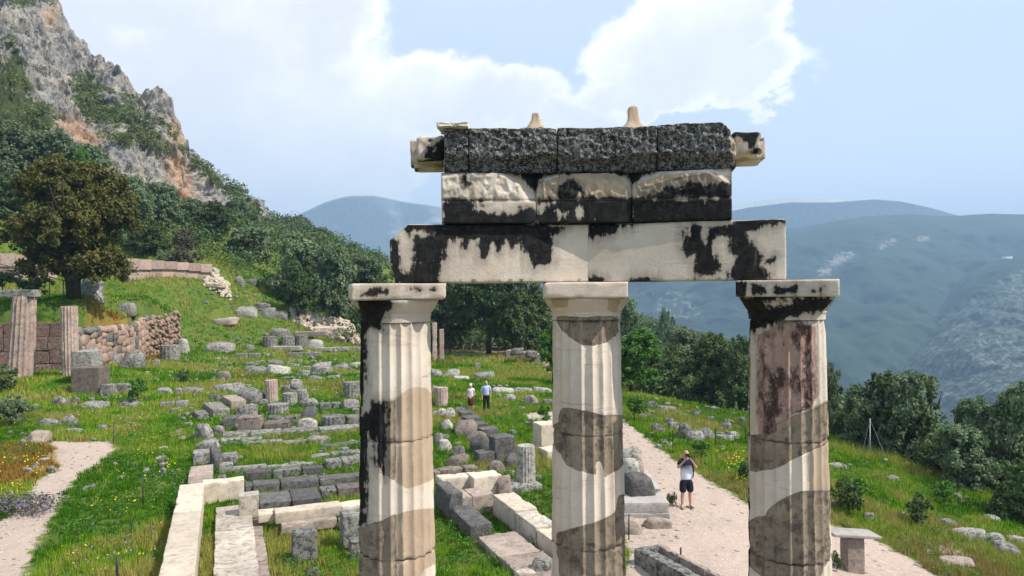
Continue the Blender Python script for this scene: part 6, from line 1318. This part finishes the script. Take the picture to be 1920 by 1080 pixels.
def standing(fold=False):
    J = dict(pel=v3(0,0,.95), waist=v3(0,.0,1.10), chest=v3(0,-.01,1.30), nb=v3(0,0,1.45), neck=v3(0,-.01,1.52), head=v3(0,-.02,1.635), shL=v3(.18,0,1.42), elL=v3(.25,.02,1.14), wrL=v3(.23,-.05,.90), paL=v3(.225,-.07,.82), shR=v3(-.18,0,1.42), elR=v3(-.25,.02,1.14), wrR=v3(-.23,-.05,.90), paR=v3(-.225,-.07,.82),
      hipL=v3(.09,0,.90), knL=v3(.10,-.01,.50), anL=v3(.11,.02,.09), hipR=v3(-.09,0,.90), knR=v3(-.10,-.01,.50), anR=v3(-.11,.02,.09))
    if fold: J.update(elL=v3(.24,-.02,1.14), wrL=v3(.06,-.20,.98), paL=v3(.0,-.21,.93), elR=v3(-.24,-.02,1.14), wrR=v3(-.07,-.19,1.0), paR=v3(-.01,-.23,.95))
    return J
def outfit(J, top, bot, skirt=False, slv=.9):
    a = [('shirt', [J['waist']+[0,0,-.22], J['waist'], J['chest'], J['nb']+[0,0,.0], J['shL'], J['shL']*(1-slv)+J['elL']*slv, J['shR'], J['shR']*(1-slv)+J['elR']*slv], [(0,1),(1,2),(2,3),(3,4),(4,5),(3,6),(6,7)], [(.18,.14),(.165,.13),(.19,.14),(.085,.08),.075,.06,.075,.06], top)]
    if skirt: a.append(('skirt', [J['pel']+[0,0,.08], J['pel']-[0,0,.05], v3(0,0,.66), v3(0,0,.44)], [(0,1),(1,2),(2,3)], [(.16,.13),(.185,.15),(.20,.17),(.22,.19)], bot))
    else: a.append(('trousers', [J['pel']+[0,0,.08], J['pel']-[0,0,.03], J['hipL']-[0,0,.05], J['knL'], J['anL']+[0,0,.03], J['hipR']-[0,0,.05], J['knR'], J['anR']+[0,0,.03]], [(0,1),(1,2),(2,3),(3,4),(1,5),(5,6),(6,7)], [(.175,.14),(.175,.14),.11,.085,.07,.11,.085,.07], bot))
    return a
Jw = standing(True); pw = PZ(883, 775, 0); pw[2] = float(hgt(pw[0], pw[1])); person('woman with white hair, white top and dark red skirt standing left in the couple', pw, R(-4), 1.62, Jw, outfit(Jw, fl('white_top', (.68,.64,.68)), fl('dark_red_cloth', (.09,.02,.025)), True, .45), (0, (.70,.68,.62), False))
Jn = standing(False); pn = PZ(912, 775, 0); pn[2] = float(hgt(pn[0], pn[1])); person('grey haired man in light blue shirt and black trousers standing right in the couple', pn, R(5), 1.76, Jn, outfit(Jn, fl('light_blue_shirt', (.42,.52,.74)), fl('black_cloth', (.012,.013,.02))), (0, (.45,.42,.38), True))

# ================================================================== GRASS, WEEDS, FLOWERS
def scatter(n, dmin, dmax, seed, amax=41):
    rs = np.random.RandomState(seed); a = np.radians(rs.uniform(-amax, amax, n)); d = np.sqrt(rs.uniform(dmin**2, dmax**2, n)); return np.sin(a)*d, np.cos(a)*d, rs
def allowed(X, Y, path_m=-.06):
    ok = union_sd(X, Y, PATHS) < path_m+fbm(np.stack([X*1.3, Y*1.3, X*0], -1), 3, 5)*.9
    for f in FOOT:
        a = np.array(f); bb = (X > a[:, 0].min()) & (X < a[:, 0].max()) & (Y > a[:, 1].min()) & (Y < a[:, 1].max())
        if bb.any(): i = np.where(bb)[0]; ok[i] &= sdpoly(X[i], Y[i], f) < 0
    return ok
GREEN = [(.050,.150,.008), (.105,.245,.010), (.165,.310,.016), (.235,.335,.030), (.33,.31,.08)]
def tufts(X, Y, rs, hh, nb, wd, lean=.5):
    n = len(X); Z = hgt(X, Y); p = np.stack([X, Y, Z], -1)
    big = fbm(p*np.array([.22, .22, 0]), 3, 55); mid = fbm(p*np.array([.9, .9, 0]), 3, 56)
    tone = np.clip((big*3.2+mid*2.2+rs.normal(size=n)*.22)+.42, 0, .999)
    dry = (union_sd(X, Y, ORANGE) > -.3+rs.normal(size=n)*.4); dr2 = union_sd(X, Y, DRY) > rs.normal(size=n)*.5-.1
    hgt_ = hh*(1+mid*1.5+big)*rs.uniform(.6, 1.3, n); hgt_[dr2] *= .45
    cols_ = np.array(GREEN); t = tone*4; i = t.astype(int); fr_ = (t-i)[:, None]; i2 = np.minimum(i+1, 4); col_ = cols_[np.minimum(i, 4)]*(1-fr_)+cols_[i2]*fr_
    br = (fbm(p*np.array([.16, .16, 0])+40, 3, 58)+rs.normal(size=n)*.06) > .22; col_[br] = col_[br]*.45+np.array([.20,.13,.055])*rs.uniform(.4, .8, (br.sum(), 1))
    col_[dry] = np.array([.27,.155,.035])*rs.uniform(.6, 1.3, (dry.sum(), 1)); col_[dr2] = np.array([.30,.26,.13])*rs.uniform(.7, 1.2, (dr2.sum(), 1))
    a = rs.uniform(0, 6.28, (n, nb)); l = rs.uniform(.1, 1, (n, nb))*lean*hgt_[:, None]; bx = p[:, None, :]+np.stack([rs.normal(size=(n, nb)), rs.normal(size=(n, nb)), np.zeros((n, nb))], -1)*wd*1.6
    side = np.stack([-np.sin(a), np.cos(a), a*0], -1)*wd*.5*rs.uniform(.6, 1.4, (n, nb, 1)); tip = bx+np.stack([np.cos(a)*l, np.sin(a)*l, hgt_[:, None]*rs.uniform(.6, 1.15, (n, nb))], -1)
    bx = bx-np.array([0, 0, .03]); V = np.stack([bx-side, bx+side, tip], 2).reshape(-1, 3); Fc = np.arange(n*nb*3).reshape(-1, 3)
    cb = col_[:, None, :]*rs.uniform(.75, 1.25, (n, nb, 1)); C = np.repeat(cb.reshape(-1, 3), 3, 0); return V, Fc, C
Vs, Fs, Cs, o_ = [], [], [], 0
for (n, a, b, hh, nb, wd, sd2) in [(46000, 13, 27, .17, 7, .022, 1), (62000, 27, 45, .19, 6, .034, 2), (56000, 45, 66, .22, 5, .055, 3), (44000, 66, 100, .28, 5, .085, 4)]:
    X, Y, rs = scatter(n, a, b, sd2); ok = allowed(X, Y); X, Y = X[ok], Y[ok]; V, Fc, C = tufts(X, Y, rs, hh, nb, wd); Vs.append(V); Fs.append(Fc+o_); Cs.append(C); o_ += len(V)
props(obj('grass', mesh_np('grass', np.vstack(Vs), np.vstack(Fs), M['grass'], False, {'gcol': np.vstack(Cs)})), 'green spring meadow grass growing between the ruins', 'grass', None, 'stuff')
# broad-leaf weeds in the meadows
X, Y, rs = scatter(9000, 13, 45, 21); cl_ = fbm(np.stack([X*.35, Y*.35, X*0], -1), 3, 71) > .06; ok = allowed(X, Y, -.25) & cl_; X, Y = X[ok], Y[ok]; Cc = np.stack([X, Y, hgt(X, Y)+.12], -1)
V, Fc, rn = blob_leaves(Cc, rs.uniform(.10, .26, len(X)), 22, .032, 31, .9); props(obj('weeds', mesh_np('weeds', V, Fc, M['leaf_bright'], False, {'rnd': rn*.8})), 'leafy green weeds mixed into the meadow', 'weeds', None, 'stuff')
def flowers(name, label, region, n, colr, size, seed, hh=.26):
    rs = np.random.RandomState(seed); r = np.array(region); X = rs.uniform(r[:, 0].min(), r[:, 0].max(), n*4); Y = rs.uniform(r[:, 1].min(), r[:, 1].max(), n*4)
    k = (sdpoly(X, Y, region) > 0) & (fbm(np.stack([X*.8, Y*.8, X*0], -1), 3, seed) > .0) & allowed(X, Y, -.1); X, Y = X[k][:n], Y[k][:n]; Z = hgt(X, Y)+hh*rs.uniform(.6, 1.3, len(X)); P = np.stack([X, Y, Z], -1)
    D = rs.normal(size=P.shape)*.3+[0, -.3, 1]; V, Fc, _ = leaf_quads(P, D, size, rs, 1.0); c = np.tile(np.array(colr), (len(V), 1))*np.repeat(rs.uniform(.8, 1.15, len(P)), 4)[:, None]
    props(obj(name, mesh_np(name, V, Fc, M['petal'], False, {'gcol': c})), label, 'flowers', None, 'stuff')
flowers('yellow_flowers', 'yellow flowers dotted over the left meadow beside the path', gpoly([(80,1090),(330,1090),(340,840),(230,770),(120,760),(230,850),(150,960)]), 800, (.75,.62,.03), .024, 3)
flowers('yellow_flowers', 'yellow flowers on the orange herbs left of the path', gpoly([(-20,840),(90,840),(100,880),(50,930),(-20,960)]), 300, (.75,.58,.03), .026, 4)
flowers('purple_flowers', 'purple flower spikes in the left meadow', gpoly([(130,1090),(320,1090),(340,880),(240,880),(180,980)]), 260, (.26,.20,.34), .022, 5, .32)
flowers('white_flowers', 'tiny white flowers across the middle meadow', gpoly([(60,780),(360,800),(700,760),(700,660),(300,690)], lo=20), 1300, (.52,.50,.42), .026, 6)
flowers('yellow_flowers', 'few yellow flowers on the right slope', gpoly([(1340,850),(1400,850),(1400,925),(1370,900)]), 120, (.75,.62,.03), .026, 7)
# small broken stones strewn through the ruins
rs = np.random.RandomState(29); parts = []
for (x0, x1, D0, D1, n, ww) in ((330, 690, 24, 66, 420, .24), (700, 1060, 24, 70, 260, .22), (0, 360, 24, 50, 130, .22), (1180, 1420, 30, 46, 130, .22), (380, 700, 60, 84, 150, .34), (1500, 1920, 22, 40, 70, .2)):
    for i in range(n):
        b = PY(rs.uniform(x0, x1), 700, rs.uniform(D0, D1)); w_ = ww*rs.uniform(.35, 1.3)**1.2
        if union_sd(np.array([b[0]]), np.array([b[1]]), PATHS)[0] > 0: continue
        V, Fc = rock(w_*rs.uniform(1, 2), w_, w_*rs.uniform(.5, .9), rs.randint(9999), 2 if w_ > .2 else 1, .1, 4); a = rs.uniform(0, 6.28); V = V@np.array([[math.cos(a), math.sin(a), 0], [-math.sin(a), math.cos(a), 0], [0, 0, 1]]); parts.append((V+[b[0], b[1], float(hgt(b[0], b[1]))-.02], Fc))
V, Fc = join(parts); props(obj('loose_stones', mesh_np('loose_stones', V, Fc, M['grey_pale'])), 'small broken stones strewn in the grass between the ruins', 'stones', None, 'stuff')
# loose pebbles on the gravel
rs = np.random.RandomState(9); parts = []
for pi, n in ((0, 160), (1, 420)):
    a = np.array(PATHS[pi]); X = rs.uniform(a[:, 0].min(), a[:, 0].max(), n*8); Y = rs.uniform(max(12, a[:, 1].min()), a[:, 1].max(), n*8); k = sdpoly(X, Y, PATHS[pi]) > .05; X, Y = X[k][:n], Y[k][:n]; Z = hgt(X, Y)
    for x, y, z in zip(X, Y, Z): w_ = rs.uniform(.03, .10); V, Fc = rock(w_*1.4, w_, w_*.6, rs.randint(9999), 1, .1, 3); parts.append((V+[x, y, z-.01], Fc))
V, Fc = join(parts); props(obj('pebbles', mesh_np('pebbles', V, Fc, M['marble_floor'])), 'loose pebbles scattered on the gravel paths', 'pebbles', None, 'stuff')

# ================================================================== HAZE
HAZE = 0.00032
hb = bpy.data.materials.new('haze_air'); hb.use_nodes = True; t = NT(hb.node_tree); t.n.clear(); pv = t.new('ShaderNodeVolumePrincipled'); pv.inputs['Color'].default_value = (.46, .70, 1.0, 1); pv.inputs['Density'].default_value = HAZE; pv.inputs['Anisotropy'].default_value = .15
o = t.new('ShaderNodeOutputMaterial'); t.l.new(pv.outputs[0], o.inputs['Volume'])
zt2, zb2, xr = 500.0, -700.0, 15500.0
V = np.array([(x, y, z) for z in (zb2, zt2) for (x, y) in ((-xr, -xr), (xr, -xr), (xr, xr), (-xr, xr))]); hz_o = obj('haze', mesh_np('haze', V, [[3,2,1,0],[4,5,6,7],[0,1,5,4],[1,2,6,5],[2,3,7,6],[3,0,4,7]], hb), kind='stuff')
